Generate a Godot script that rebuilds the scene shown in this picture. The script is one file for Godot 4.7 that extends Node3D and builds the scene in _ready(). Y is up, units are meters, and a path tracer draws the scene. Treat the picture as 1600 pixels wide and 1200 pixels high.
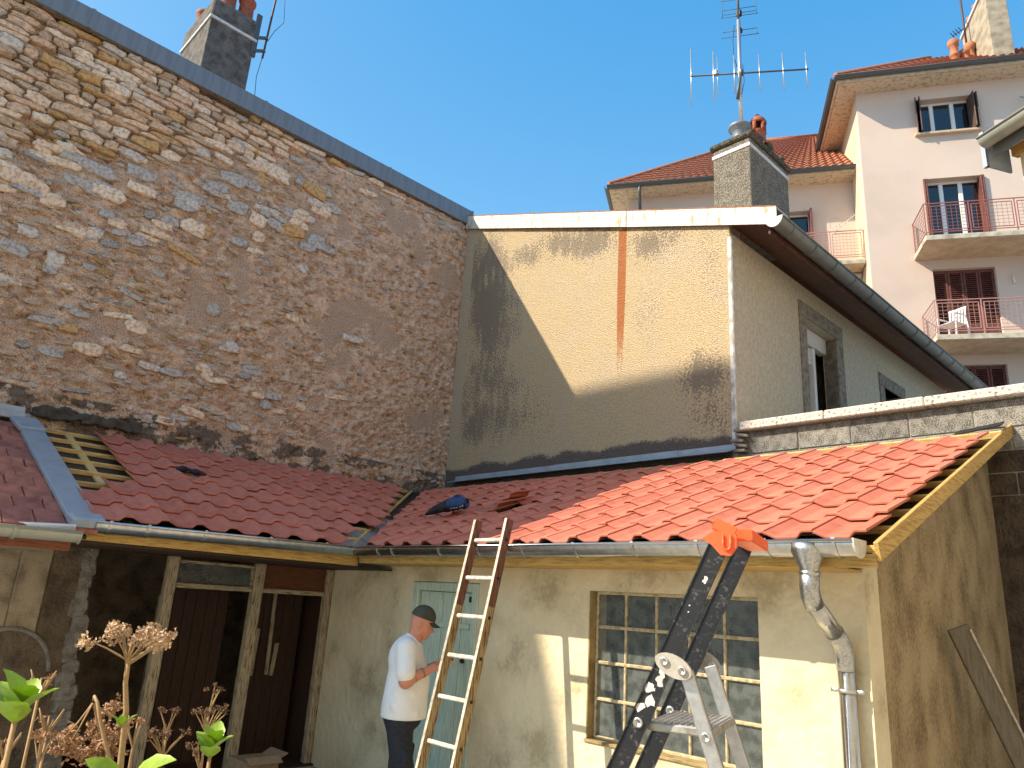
extends Node3D
# World: y up, metres, courtyard ground at y = 0. The photographer's eye is 1.8 m above it.
const H := 1.8
var rng := RandomNumberGenerator.new()
var M := {}
var bases := {}
var taken := {}

func V(x: float, y: float, z: float) -> Vector3:
	return Vector3(x, y + H, z)

# ---------------------------------------------------------------- objects
func numbered(called: String) -> String:
	var n: int = taken.get(called, 0)
	taken[called] = n + 1
	return called if n == 0 else "%s_%03d" % [called, n]

func thing(called: String, label: String, category: String, base := Vector3.ZERO, group := "", frame := Transform3D()) -> Node3D:
	var o := Node3D.new()
	o.name = numbered(called)
	add_child(o)
	o.transform = frame * Transform3D(Basis(), base)
	bases[o] = base
	o.set_meta("label", label)
	o.set_meta("category", category)
	if group != "":
		o.set_meta("group", group)
	return o

func mesh_of(st: SurfaceTool) -> ArrayMesh:
	st.generate_normals()
	return st.commit()

func part(called: String, shape, m: Material, parent: Node) -> MeshInstance3D:
	var o := MeshInstance3D.new()
	o.name = called
	o.mesh = mesh_of(shape) if shape is SurfaceTool else shape
	o.material_override = m
	parent.add_child(o, true)
	o.position = -bases.get(parent, Vector3.ZERO)
	return o

func inst(called: String, mesh: Mesh, m: Material, parent: Node, x: Transform3D) -> MeshInstance3D:
	var o := MeshInstance3D.new()
	o.name = called
	o.mesh = mesh
	o.material_override = m
	parent.add_child(o, true)
	x.origin -= bases.get(parent, Vector3.ZERO)
	o.transform = x
	return o

func setting(called: String, shape, m: Material) -> MeshInstance3D:
	var o := part(called, shape, m, self)
	o.set_meta("kind", "structure")
	return o

# ---------------------------------------------------------------- shapes
func S(smooth := false) -> SurfaceTool:
	var st := SurfaceTool.new()
	st.begin(Mesh.PRIMITIVE_TRIANGLES)
	st.set_smooth_group(0 if smooth else -1)
	return st

func tri(st: SurfaceTool, a: Vector3, b: Vector3, c: Vector3) -> void:
	st.add_vertex(a); st.add_vertex(c); st.add_vertex(b)

func quad(st: SurfaceTool, a: Vector3, b: Vector3, c: Vector3, d: Vector3) -> void:
	tri(st, a, b, c); tri(st, a, c, d)

func face(st: SurfaceTool, pts: Array, out: Vector3) -> void:
	var n := Vector3.ZERO
	for i in range(1, pts.size() - 1):
		n += (pts[i] - pts[0]).cross(pts[i + 1] - pts[0])
	var flip := n.dot(out) < 0.0
	for i in range(1, pts.size() - 1):
		if flip: tri(st, pts[0], pts[i + 1], pts[i])
		else: tri(st, pts[0], pts[i], pts[i + 1])

# box with chamfered edges: centre, full size, orientation
func box(st: SurfaceTool, c: Vector3, size: Vector3, b := Basis(), bev := 0.0) -> void:
	var h := size * 0.5
	if bev <= 0.0:
		for a in 3:
			var u := (a + 1) % 3
			var w := (a + 2) % 3
			for s: float in [-1.0, 1.0]:
				var q := []
				for k in [[-1, -1], [1, -1], [1, 1], [-1, 1]]:
					var p := Vector3.ZERO
					p[a] = s * h[a]; p[u] = k[0] * h[u]; p[w] = k[1] * h[w]
					q.append(c + b * p)
				var o := Vector3.ZERO
				o[a] = s
				face(st, q, b * o)
		return
	bev = minf(bev, minf(h.x, minf(h.y, h.z)) * 0.9)
	var vt := func(a: int, sg: Vector3) -> Vector3:
		var p := Vector3.ZERO
		for k in 3:
			p[k] = sg[k] * (h[k] if k == a else h[k] - bev)
		return c + b * p
	for a in 3:
		var u := (a + 1) % 3
		var w := (a + 2) % 3
		for s: float in [-1.0, 1.0]:
			var q := []
			for k in [[-1, -1], [1, -1], [1, 1], [-1, 1]]:
				var sg := Vector3.ZERO
				sg[a] = s; sg[u] = k[0]; sg[w] = k[1]
				q.append(vt.call(a, sg))
			var o := Vector3.ZERO
			o[a] = s
			face(st, q, b * o)
			for s2 in [-1.0, 1.0]:
				var sa := Vector3.ZERO
				sa[a] = s; sa[u] = s2; sa[w] = -1
				var sb := sa
				sb[w] = 1
				var oo := Vector3.ZERO
				oo[a] = s; oo[u] = s2
				face(st, [vt.call(a, sa), vt.call(a, sb), vt.call(u, sb), vt.call(u, sa)], b * oo)
	for sx in [-1.0, 1.0]:
		for sy in [-1.0, 1.0]:
			for sz in [-1.0, 1.0]:
				var sg := Vector3(sx, sy, sz)
				face(st, [vt.call(0, sg), vt.call(1, sg), vt.call(2, sg)], b * sg)

# box between two corners
func slab(st: SurfaceTool, lo: Vector3, hi: Vector3, bev := 0.0) -> void:
	box(st, (lo + hi) * 0.5, (hi - lo).abs(), Basis(), bev)

# bar from a to b with rectangular section w (along side) x t
func bar(st: SurfaceTool, a: Vector3, b: Vector3, w: float, t: float, side := Vector3.UP, bev := 0.0) -> void:
	var d := (b - a).normalized()
	var x := side - d * side.dot(d)
	if x.length() < 0.01: x = Vector3.RIGHT - d * d.x
	x = x.normalized()
	var y := d.cross(x)
	box(st, (a + b) * 0.5, Vector3(w, t, a.distance_to(b)), Basis(x, y, d), bev)

func tube(st: SurfaceTool, path: Array, radius, seg := 8, caps := true) -> void:
	var rings := []
	var n := path.size()
	var d0: Vector3 = (path[1] - path[0]).normalized()
	var x := d0.cross(Vector3.UP)
	if x.length() < 0.05: x = d0.cross(Vector3.RIGHT)
	x = x.normalized()
	for i in n:
		var d: Vector3 = (path[mini(i + 1, n - 1)] - path[maxi(i - 1, 0)]).normalized()
		x = (x - d * x.dot(d)).normalized()
		var y := d.cross(x)
		var r: float = radius[i] if radius is Array else radius
		var ring := []
		for k in seg:
			var a := TAU * k / seg
			ring.append(path[i] + (x * cos(a) + y * sin(a)) * r)
		rings.append(ring)
	for i in n - 1:
		for k in seg:
			var k2 := (k + 1) % seg
			quad(st, rings[i][k], rings[i][k2], rings[i + 1][k2], rings[i + 1][k])
	if caps:
		var da: Vector3 = path[0] - path[1]
		face(st, rings[0], da)
		face(st, rings[n - 1], path[n - 1] - path[n - 2])

# profile: [radius, height] pairs, turned about axis y of frame b at o
func lathe(st: SurfaceTool, prof: Array, seg: int, o: Vector3, b := Basis()) -> void:
	for i in prof.size() - 1:
		for k in seg:
			var a0 := TAU * k / seg
			var a1 := TAU * (k + 1) / seg
			var r0: float = prof[i][0]
			var r1: float = prof[i + 1][0]
			var p00 := o + b * Vector3(cos(a0) * r0, prof[i][1], sin(a0) * r0)
			var p01 := o + b * Vector3(cos(a1) * r0, prof[i][1], sin(a1) * r0)
			var p10 := o + b * Vector3(cos(a0) * r1, prof[i + 1][1], sin(a0) * r1)
			var p11 := o + b * Vector3(cos(a1) * r1, prof[i + 1][1], sin(a1) * r1)
			if r0 > 0.0001: tri(st, p00, p11, p01)
			if r1 > 0.0001: tri(st, p00, p10, p11)

# polygon in the plane (ux, uy) from o, pushed along n by depth
func prism(st: SurfaceTool, poly: Array, o: Vector3, ux: Vector3, uy: Vector3, n: Vector3) -> void:
	var pv := PackedVector2Array(poly)
	var idx := Geometry2D.triangulate_polygon(pv)
	var c := Vector2.ZERO
	for p in poly: c += p
	for i in range(0, idx.size(), 3):
		var q := []
		for k in 3: q.append(o + ux * pv[idx[i + k]].x + uy * pv[idx[i + k]].y)
		face(st, q, -n)
		face(st, [q[0] + n, q[1] + n, q[2] + n], n)
	var area := 0.0
	for i in pv.size():
		area += pv[i].cross(pv[(i + 1) % pv.size()])
	for i in pv.size():
		var a := pv[i]
		var b := pv[(i + 1) % pv.size()]
		var e := (b - a)
		var nn := Vector2(e.y, -e.x) * signf(area)
		var pa := o + ux * a.x + uy * a.y
		var pb := o + ux * b.x + uy * b.y
		face(st, [pa, pb, pb + n, pa + n], ux * nn.x + uy * nn.y)

# keeps what lies on the positive side of a plane of a mesh put at x
func clipped(src: Mesh, x: Transform3D, pl: Plane) -> SurfaceTool:
	var st := S()
	var f := src.get_faces()
	for i in range(0, f.size(), 3):
		var q := [x * f[i], x * f[i + 1], x * f[i + 2]]
		var o := []
		for k in 3:
			var a: Vector3 = q[k]
			var b: Vector3 = q[(k + 1) % 3]
			var da := pl.distance_to(a)
			var db := pl.distance_to(b)
			if da >= 0.0: o.append(a)
			if (da >= 0.0) != (db >= 0.0): o.append(a.lerp(b, da / (da - db)))
		for k in range(1, o.size() - 1):
			st.add_vertex(o[0]); st.add_vertex(o[k]); st.add_vertex(o[k + 1])
	return st

# ---------------------------------------------------------------- materials
func lin(r: float, g: float, b: float) -> Color:
	return Color(r, g, b).linear_to_srgb()

func noise(sd: int, cycles: float, size: int, oct := 3, kind := FastNoiseLite.TYPE_SIMPLEX_SMOOTH) -> FastNoiseLite:
	var n := FastNoiseLite.new()
	n.seed = sd
	n.noise_type = kind
	n.frequency = cycles / size
	n.fractal_octaves = oct
	return n

# layers: [seed, cycles, octaves, weight]; ramp: [[t, Color linear]...]
func ramp_tex(size: int, layers: Array, ramp: Array) -> ImageTexture:
	var acc := PackedFloat32Array()
	acc.resize(size * size)
	for l in layers:
		var d := noise(l[0], l[1], size, l[2]).get_seamless_image(size, size).get_data()
		var w: float = l[3] / 255.0
		for i in size * size: acc[i] += (d[i] - 127.5) * w
	var g := Gradient.new()
	g.offsets = PackedFloat32Array(ramp.map(func(e): return e[0]))
	g.colors = PackedColorArray(ramp.map(func(e): return e[1]))
	var lut := PackedByteArray()
	for i in 256:
		var c := g.sample(i / 255.0).linear_to_srgb()
		lut.append_array([int(clampf(c.r, 0, 1) * 255), int(clampf(c.g, 0, 1) * 255), int(clampf(c.b, 0, 1) * 255)])
	var out := PackedByteArray()
	out.resize(size * size * 3)
	for i in size * size:
		var t := clampi(int((acc[i] + 0.5) * 255.0), 0, 255) * 3
		out[i * 3] = lut[t]; out[i * 3 + 1] = lut[t + 1]; out[i * 3 + 2] = lut[t + 2]
	var im := Image.create_from_data(size, size, false, Image.FORMAT_RGB8, out)
	im.generate_mipmaps()
	return ImageTexture.create_from_image(im)

func bump_tex(size: int, layers: Array, strength: float, tiles := true) -> ImageTexture:
	var acc := PackedFloat32Array()
	acc.resize(size * size)
	for l in layers:
		var nn := noise(l[0], l[1], size, l[2])
		var d := (nn.get_seamless_image(size, size) if tiles else nn.get_image(size, size)).get_data()
		var w: float = l[3] / 255.0
		for i in size * size: acc[i] += (d[i] - 127.5) * w
	var out := PackedByteArray()
	out.resize(size * size)
	for i in size * size: out[i] = clampi(int((acc[i] + 0.5) * 255.0), 0, 255)
	var im := Image.create_from_data(size, size, false, Image.FORMAT_L8, out)
	im.convert(Image.FORMAT_RGBA8)
	im.bump_map_to_normal_map(strength)
	im.generate_mipmaps()
	return ImageTexture.create_from_image(im)

func mat(col: Color, rough: float, tex: Texture2D = null, scale := 1.0, nrm: Texture2D = null, depth := 1.0, metal := 0.0) -> StandardMaterial3D:
	var m := StandardMaterial3D.new()
	m.albedo_color = col
	m.roughness = rough
	m.metallic = metal
	if tex != null or nrm != null:
		m.uv1_triplanar = true
		m.uv1_world_triplanar = true
		m.uv1_scale = Vector3.ONE * scale
	if tex != null: m.albedo_texture = tex
	if nrm != null:
		m.normal_enabled = true
		m.normal_texture = nrm
		m.normal_scale = depth
	return m

func wood(col: Color, axis: int, tex: Texture2D, nrm: Texture2D, rough := 0.75) -> StandardMaterial3D:
	var m := mat(col, rough, tex, 1.0, nrm, 0.5)
	var s := Vector3(5, 5, 5)
	s[axis] = 0.45
	m.uv1_scale = s
	return m

func make_materials() -> void:
	var g1 := Color(1, 1, 1)
	var grain := ramp_tex(512, [[11, 90, 2, 0.9], [12, 8, 3, 0.7]], [[0.1, Color(.62, .62, .62)], [0.5, Color(.86, .86, .86)], [0.9, g1]])
	var mottle := ramp_tex(512, [[13, 5, 5, 1.3], [14, 60, 2, 0.35]], [[0.15, Color(.5, .49, .47)], [0.5, Color(.82, .82, .81)], [0.85, g1]])
	var n_fine := bump_tex(512, [[15, 110, 2, 1.0]], 5.0)
	var n_mid := bump_tex(512, [[16, 26, 4, 1.2]], 7.0)
	var n_pebble := bump_tex(512, [[17, 70, 2, 1.4]], 10.0)
	M.n_fine = n_fine
	var zincy := ramp_tex(512, [[81, 4, 4, .8], [82, 120, 2, .5]], [[0.1, Color(.70, .71, .72)], [0.5, Color(.90, .905, .91)], [0.9, g1]])
	M.grain = grain
	# --- masonry
	M.core = mat(lin(.30, .23, .17), .95, mottle, .6, n_mid)
	M.mortar = mat(Color(1, 1, 1), .96, ramp_tex(512, [[18, 46, 3, 1.3], [19, 120, 2, .6]], [[0.12, Color(.50, .46, .42)], [0.42, Color(.94, .93, .92)], [0.8, Color(1.06, 1.05, 1.04)]]), .9, bump_tex(512, [[20, 34, 4, 1.7]], 11.0), 1.0)
	M.mortar.vertex_color_use_as_albedo = true
	var st_tex := ramp_tex(512, [[21, 9, 5, 1.5], [22, 60, 3, .25]], [[0.1, Color(.55, .5, .46)], [0.4, Color(.85, .83, .8)], [0.8, g1]])
	var st_n := bump_tex(512, [[23, 16, 5, 1.5]], 6.0)
	M.stone = []
	for c in [[.80, .63, .48], [.67, .50, .36], [.72, .52, .38], [.50, .48, .47], [.66, .61, .56], [.60, .39, .18], [.24, .215, .20], [.84, .70, .56], [.58, .43, .30]]:
		M.stone.append(mat(lin(c[0], c[1], c[2]), .93, st_tex, 1.6, st_n, .9))
	M.zinc_dark = mat(lin(.20, .235, .275), .5, zincy, .8, n_fine, .1, .2)
	M.zinc_dark.uv1_scale = Vector3(4, .3, 4)
	M.ledge = mat(lin(.13, .115, .095), .98, mottle, 1.5, n_pebble, 1.2)
	M.chim_grey = mat(lin(.44, .41, .355), .97, ramp_tex(512, [[24, 36, 3, 1.9], [25, 6, 3, .6]], [[0.15, Color(.45, .43, .4)], [0.5, Color(.66, .63, .59)], [0.70, Color(.82, .8, .76)], [0.80, Color(1.45, 1.45, 1.4)]]), .9, n_pebble, 1.5)
	M.chim_pale = mat(lin(.46, .40, .30), .95, mottle, .5, n_fine, .5)
	M.chim_far = mat(lin(.22, .205, .19), .95, mottle, .7, n_pebble, .8)
	M.white_band = mat(lin(.72, .73, .74), .7, grain, 1.2)
	M.clay = mat(lin(.40, .12, .06), .8, mottle, 3.0, n_fine, .4)
	M.clay_light = mat(lin(.52, .20, .095), .8, mottle, 3.0, n_fine, .4)
	M.lichen = mat(lin(.22, .21, .17), .98, ramp_tex(256, [[26, 12, 4, 1.7]], [[0.2, Color(.25, .25, .22)], [0.5, Color(.6, .6, .5)], [0.8, g1]]), 2.0, n_pebble, 1.5)
	# --- house with the stained gable
	M.side_render = mat(lin(.82, .74, .58), .95, grain, 1.7, n_pebble, .8)
	M.bead = mat(lin(.66, .66, .64), .8, mottle, 1.2)
	M.verge = mat(Color(1, 1, 1), .55, ramp_tex(512, [[27, 7, 4, 1.2], [28, 60, 2, .5]], [[0.06, Color(.34, .17, .07)], [0.2, Color(.42, .36, .29)], [0.34, Color(.47, .48, .46)], [0.9, Color(.54, .56, .54)]]), .7)
	M.verge.uv1_scale = Vector3(1.6, .35, 1.0)
	M.rust_edge = mat(lin(.38, .17, .07), .9, mottle, 4.0)
	M.brown_board = mat(lin(.105, .042, .028), .6, mottle, 1.3, n_fine, .3)
	M.gutter_old = mat(lin(.19, .20, .19), .5, zincy, 1.5, n_fine, .1, .35)
	M.surround = mat(lin(.29, .26, .22), .95, mottle, 1.4, n_mid, .5)
	M.pvc = mat(lin(.70, .71, .70), .45)
	M.shutter_box = mat(lin(.62, .58, .55), .5)
	M.dark_in = mat(lin(.012, .012, .013), .9)
	M.glass = mat(Color(.05, .07, .09), .04)
	M.glass.metallic_specular = 0.8
	M.curtain = mat(lin(.62, .64, .66), .9, grain, 2.0)
	# --- blocks
	M.block = []
	for c in [[.45, .44, .41], [.52, .505, .47], [.40, .39, .37]]:
		M.block.append(mat(lin(c[0], c[1], c[2]), .98, ramp_tex(256, [[29, 40, 3, 1.6], [30, 5, 2, .8]], [[0.15, Color(.3, .29, .27)], [0.5, Color(.8, .79, .77)], [0.85, g1]]), 1.6, n_pebble, 1.2))
	M.joint = mat(lin(.50, .45, .38), .97, grain, 2.0, n_fine)
	M.coping_stone = mat(lin(.66, .63, .57), .95, ramp_tex(512, [[31, 14, 4, 1.7], [32, 80, 2, .7]], [[0.02, Color(.2, .19, .18)], [0.12, Color(.7, .68, .65)], [0.4, Color(.92, .91, .9)], [0.9, g1]]), 1.9, n_fine, .6)
	M.dark_brown = mat(lin(.095, .07, .052), .98, mottle, .9, n_mid, 1.0)  # dark brown for the lower blocks and the render below them
	# --- lean-to
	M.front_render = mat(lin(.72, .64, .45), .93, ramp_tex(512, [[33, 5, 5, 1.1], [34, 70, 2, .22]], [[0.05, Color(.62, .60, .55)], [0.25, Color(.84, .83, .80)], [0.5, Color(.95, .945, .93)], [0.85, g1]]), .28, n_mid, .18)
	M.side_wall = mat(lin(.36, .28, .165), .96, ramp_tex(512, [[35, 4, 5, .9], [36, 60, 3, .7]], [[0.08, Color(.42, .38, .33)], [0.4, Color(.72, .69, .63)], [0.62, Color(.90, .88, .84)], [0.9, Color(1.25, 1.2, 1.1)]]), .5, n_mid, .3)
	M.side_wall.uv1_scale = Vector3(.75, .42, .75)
	var woodtex := ramp_tex(512, [[37, 10, 4, 1.1], [38, 60, 2, .5]], [[0.15, Color(.62, .55, .45)], [0.5, Color(.9, .87, .82)], [0.8, g1]])
	M.pine_x = wood(lin(.60, .40, .13), 0, woodtex, n_fine)
	M.pine_y = wood(lin(.60, .40, .13), 1, woodtex, n_fine)
	M.pine_z = wood(lin(.60, .40, .13), 2, woodtex, n_fine)
	M.batten_x = wood(lin(.72, .50, .20), 0, woodtex, n_fine)
	M.batten_z = wood(lin(.72, .50, .20), 2, woodtex, n_fine)
	M.old_wood = wood(lin(.44, .37, .26), 1, ramp_tex(512, [[39, 12, 4, 1.5], [40, 60, 2, .6]], [[0.1, Color(.22, .17, .12)], [0.3, Color(.72, .68, .6)], [0.5, g1]]), n_mid)
	M.old_wood_z = M.old_wood.duplicate()
	M.old_wood_z.uv1_scale = Vector3(5, 5, .45)
	M.brown_wood = wood(lin(.055, .028, .018), 1, woodtex, n_mid)
	M.orange_wood = wood(lin(.17, .062, .028), 2, woodtex, n_fine)
	M.red_fascia = wood(lin(.27, .095, .05), 2, woodtex, n_fine)
	M.membrane = mat(lin(.012, .012, .014), .42, mottle, 3.0, n_mid, 1.0)
	M.tile = []
	var tile_tex := ramp_tex(512, [[41, 7, 4, 1.1], [42, 100, 2, .4]], [[0.12, Color(.70, .68, .66)], [0.35, Color(.90, .89, .88)], [0.85, g1]])
	for c in [[.56, .172, .110], [.59, .186, .120], [.53, .160, .102], [.57, .184, .124]]:
		M.tile.append(mat(lin(c[0], c[1], c[2]), .85, tile_tex, .9, n_fine, .12))
	M.tile_old = []
	for c in [[.46, .16, .105], [.51, .175, .11], [.40, .14, .10]]:
		M.tile_old.append(mat(lin(c[0], c[1], c[2]), .8, mottle, 1.3, n_fine, .4))
	M.tile_far = mat(lin(.40, .155, .085), .85, ramp_tex(256, [[43, 30, 3, 1.4]], [[0.2, Color(.5, .46, .44)], [0.5, Color(.9, .88, .86)], [0.8, g1]]), .5)
	M.zinc_new = mat(lin(.62, .63, .64), .28, grain, 1.5, n_fine, .06, 1.0)
	M.galva = mat(lin(.55, .57, .58), .34, ramp_tex(256, [[44, 22, 2, 1.6]], [[0.25, Color(.62, .62, .63)], [0.5, Color(.86, .86, .86)], [0.75, g1]]), 2.5, n_fine, .1, 1.0)
	M.cap_pale = mat(lin(.70, .68, .60), .5, grain, 3.0)
	M.zinc_blue = mat(lin(.36, .42, .49), .45, zincy, .9, n_fine, .1, .2)
	M.valley = mat(lin(.30, .31, .32), .45, mottle, 1.0, n_fine, .1, .3)
	M.gutter_green = mat(lin(.40, .42, .37), .5, zincy, 1.0, n_fine, .1, .3)
	M.plastic_white = mat(lin(.72, .73, .73), .45)
	M.plastic_grey = mat(lin(.36, .40, .45), .45)
	M.steel_frame = mat(lin(.58, .49, .31), .75, mottle, 3.0, n_fine, .5)
	M.reveal = mat(lin(.40, .30, .14), .9, mottle, .9, n_fine, .4)
	M.pane = mat(lin(.24, .28, .28), .2, ramp_tex(256, [[45, 7, 4, 1.5]], [[0.2, Color(.6, .6, .6)], [0.7, g1]]), 1.1)
	M.pane.transparency = BaseMaterial3D.TRANSPARENCY_ALPHA
	M.pane.albedo_color.a = .28
	M.door_green = wood(lin(.55, .68, .57), 1, ramp_tex(256, [[46, 9, 4, 1.0]], [[0.15, Color(.72, .7, .66)], [0.5, Color(.93, .93, .92)], [0.8, g1]]), n_fine, .6)
	M.iron = mat(lin(.03, .03, .03), .5, null, 1.0, n_fine, .2, .6)
	# --- pink house
	M.pink = mat(lin(.64, .525, .445), .93, ramp_tex(512, [[47, 4, 4, .9], [48, 90, 2, .2]], [[0.2, Color(.86, .85, .84)], [0.5, Color(.96, .96, .96)], [0.8, g1]]), .12)
	M.cream = mat(lin(.70, .59, .41), .93, zincy, .15)
	M.soffit = mat(lin(.60, .50, .38), .85, ramp_tex(256, [[49, 10, 4, 1.4]], [[0.1, Color(.6, .55, .5)], [0.35, Color(.92, .9, .87)], [0.7, g1]]), .6)
	M.slab = mat(lin(.60, .54, .43), .95, mottle, .8)
	M.slab_under = mat(lin(.62, .48, .33), .95, grain, .3)
	M.rail = mat(lin(.30, .105, .085), .6)
	M.rail_pale = mat(lin(.42, .22, .19), .6)
	M.shutter = mat(lin(.175, .055, .045), .6, mottle, 1.5)
	M.shutter_brown = mat(lin(.10, .062, .055), .6, mottle, 1.5)
	M.gutter_far = mat(lin(.075, .085, .09), .5)
	# --- small things
	M.alu = mat(lin(.62, .63, .64), .38, grain, 4.0, n_fine, .08, .85)
	M.alu_dull = mat(lin(.50, .49, .46), .5, mottle, 4.0, n_fine, .1, .4)
	M.black_paint = mat(Color(1, 1, 1), .38, ramp_tex(512, [[50, 26, 4, 1.5], [51, 8, 3, .9]], [[0.5, Color(.010, .011, .015)], [0.93, Color(.020, .022, .028)], [1.0, Color(.10, .10, .10)]]), 2.2, n_fine, .15)
	M.white_splash = mat(lin(.72, .72, .72), .7, grain, 2.0)
	M.bolt = mat(lin(.55, .55, .54), .35, null, 1.0, n_fine, .05, .9)
	M.joint_plastic = mat(lin(.50, .48, .43), .5, grain, 5.0)
	M.orange_plastic = mat(lin(.85, .13, .035), .35)
	M.orange_plastic.subsurf_scatter_enabled = true
	M.orange_plastic.subsurf_scatter_strength = .25
	M.ladder_wood = wood(lin(.36, .27, .13), 1, ramp_tex(512, [[52, 10, 4, 1.5], [53, 50, 2, .8]], [[0.2, Color(.32, .2, .14)], [0.4, Color(.75, .68, .6)], [0.65, g1]]), n_fine)
	M.ladder_red = wood(lin(.20, .085, .055), 1, ramp_tex(512, [[54, 14, 4, 1.6], [55, 60, 2, .8]], [[0.25, Color(.4, .35, .3)], [0.5, Color(.9, .85, .8)], [0.72, g1], [0.78, Color(1.9, 2.6, 2.4)]]), n_fine)
	M.ladder_edge = mat(lin(.60, .53, .44), .5, mottle, 3.0, n_fine, .2)
	M.rung = mat(lin(.66, .62, .55), .45, mottle, 3.0, n_fine, .2)
	M.plank = wood(lin(.16, .14, .10), 1, woodtex, n_fine)
	M.nylon_black = mat(lin(.012, .013, .017), .7, null, 1.0, n_fine, .6)
	M.nylon_blue = mat(lin(.012, .045, .13), .65, null, 1.0, n_fine, .6)
	M.skin = mat(lin(.58, .25, .165), .6)
	M.shirt = mat(lin(.82, .83, .84), .9, null, 1.6, n_mid, .45)
	M.trousers = mat(lin(.026, .030, .042), .9, mottle, 4.0, n_mid, .5)
	M.cap = mat(lin(.075, .075, .058), .9, ramp_tex(256, [[56, 12, 3, 1.8]], [[0.3, Color(.45, .45, .4)], [0.5, Color(.9, .9, .85)], [0.7, Color(1, 1, 1)]]), 5.0, n_fine, .3)
	M.hair = mat(lin(.05, .035, .025), .9)
	M.dry = mat(lin(.36, .21, .115), .9)
	M.dry_pale = mat(lin(.52, .37, .24), .9)
	M.dry_dark = mat(lin(.16, .09, .05), .9)
	M.stem = mat(lin(.40, .27, .14), .85, grain, 12.0)
	M.leaf = mat(lin(.30, .46, .045), .45, grain, 12.0)
	M.leaf.backlight_enabled = true
	M.leaf.backlight = lin(.20, .34, .02)
	M.card = mat(lin(.42, .30, .19), .9, grain, 2.0)
	M.ground = mat(lin(.56, .52, .44), .97, mottle, .35, n_mid, .5)
	M.soil = mat(lin(.09, .065, .045), .98, mottle, 2.0, n_pebble, 1.5)
	M.neighbour = mat(lin(.74, .66, .53), .95, mottle, .2)
	M.gable = gable_material(bump_tex(1024, [[64, 260, 2, 1.3]], 6.0, false))
	M.pier = mat(lin(.165, .125, .09), .97, mottle, .7, n_mid, .8)
	M.pier_pale = mat(lin(.30, .285, .265), .97, mottle, 1.4, n_mid, 1.4)
	M.cream_old = mat(lin(.42, .35, .26), .95, mottle, .7, n_fine, .4)

# the stains of the gable where the photograph has them: black mould in the grain of the roughcast, a rust run, moss at the foot
func gable_material(n_pebble: Texture2D) -> StandardMaterial3D:
	var n := 1024
	var blot := noise(61, 6, n, 5).get_image(n, n, false, false, false).get_data()
	var grainy := noise(62, 130, n, 3).get_image(n, n, false, false, false).get_data()
	var streak := noise(65, 34, n, 4).get_image(n, n, false, false, false).get_data()
	var run := noise(63, 40, n, 3)
	var blobs := [[-9.0, 5.6, .55, .9, .95], [-8.7, 4.4, .7, .9, .85], [-8.9, 2.9, .6, .7, .75], [-8.0, 3.0, .6, .5, .5], [-7.3, 5.55, 1.1, .32, .75], [-6.5, 5.3, .5, .3, .6], [-5.3, 5.0, .6, .25, .5], [-5.6, 5.0, .35, .35, .45], [-5.5, 3.9, .35, .6, .28], [-4.7, 2.9, .35, .4, .85], [-4.5, 2.2, .4, .5, .6], [-7.5, 2.6, .5, .4, .35], [-6.6, 3.3, .5, .3, .22], [-4.5, 4.4, .25, .9, .28], [-6.0, 2.5, .4, .3, .2]]
	var out := PackedByteArray()
	out.resize(n * n * 3)
	var base := Vector3(.51, .405, .25)
	var pale := Vector3(.48, .40, .29)
	var dark := Vector3(.185, .152, .118)
	var rust := Vector3(.36, .115, .028)
	var moss := Vector3(.07, .055, .06)
	for j in n:
		var y := 6.9 - 5.2 * j / n
		var wob := run.get_noise_1d(j * 1.0) * .02
		for i in n:
			var x := -9.6 + 5.4 * i / n
			var k := j * n + i
			var b := blot[k] / 255.0
			var g := grainy[k] / 255.0
			var cov := .05
			for q in blobs:
				var dx: float = (x - q[0]) / q[2]
				var dy: float = (y - q[1]) / q[3]
				var r2 := dx * dx + dy * dy
				if r2 < 3.0: cov += q[4] * exp(-r2 * 1.1)
			# streaks drawn out downwards break the patches up
			var sk := streak[(j / 5) * n + i] / 255.0
			cov = clampf(cov * (.1 + 1.1 * b + .75 * (sk - .35)), 0, .85)
			if x < -9.32: cov *= .15
			var c := base.lerp(pale, clampf((b - .45) * 2.0 + (.8 if x < -9.3 else 0.0), 0, 1))
			c *= .80 + .4 * g
			var t := clampf((cov - g * .95 + .12) * 5.0, 0, 1)
			c = c.lerp(dark, t * .78)
			var hw := .078 if y > 4.4 else (.078 - .022 * (4.4 - y) / 1.4)
			var rx := absf(x + 5.968 + (5.2 - y) * .005)
			if y < 5.35 and y > 2.7 and rx < hw:
				var s := clampf((hw - rx) / .015, 0, 1) * clampf((y - 2.6) / 1.6, 0, 1)
				s = clampf(s * 2.0 - g * (.15 + clampf((4.5 - y) * .9, 0, 1.1)), 0, 1)
				c = c.lerp(rust, s * .93)
			var ft := 2.13 + (b - .5) * .22 + (g - .5) * .1
			if y < ft: c = c.lerp(moss, clampf((ft - y) / .05, 0, 1) * (.75 + .25 * g))
			out[k * 3] = int(255 * pow(clampf(c.x, 0, 1), .4545))
			out[k * 3 + 1] = int(255 * pow(clampf(c.y, 0, 1), .4545))
			out[k * 3 + 2] = int(255 * pow(clampf(c.z, 0, 1), .4545))
	var im := Image.create_from_data(n, n, false, Image.FORMAT_RGB8, out)
	im.generate_mipmaps()
	var m := StandardMaterial3D.new()
	m.albedo_texture = ImageTexture.create_from_image(im)
	m.roughness = .97
	m.normal_enabled = true
	m.normal_texture = n_pebble
	m.normal_scale = .7
	return m

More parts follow.
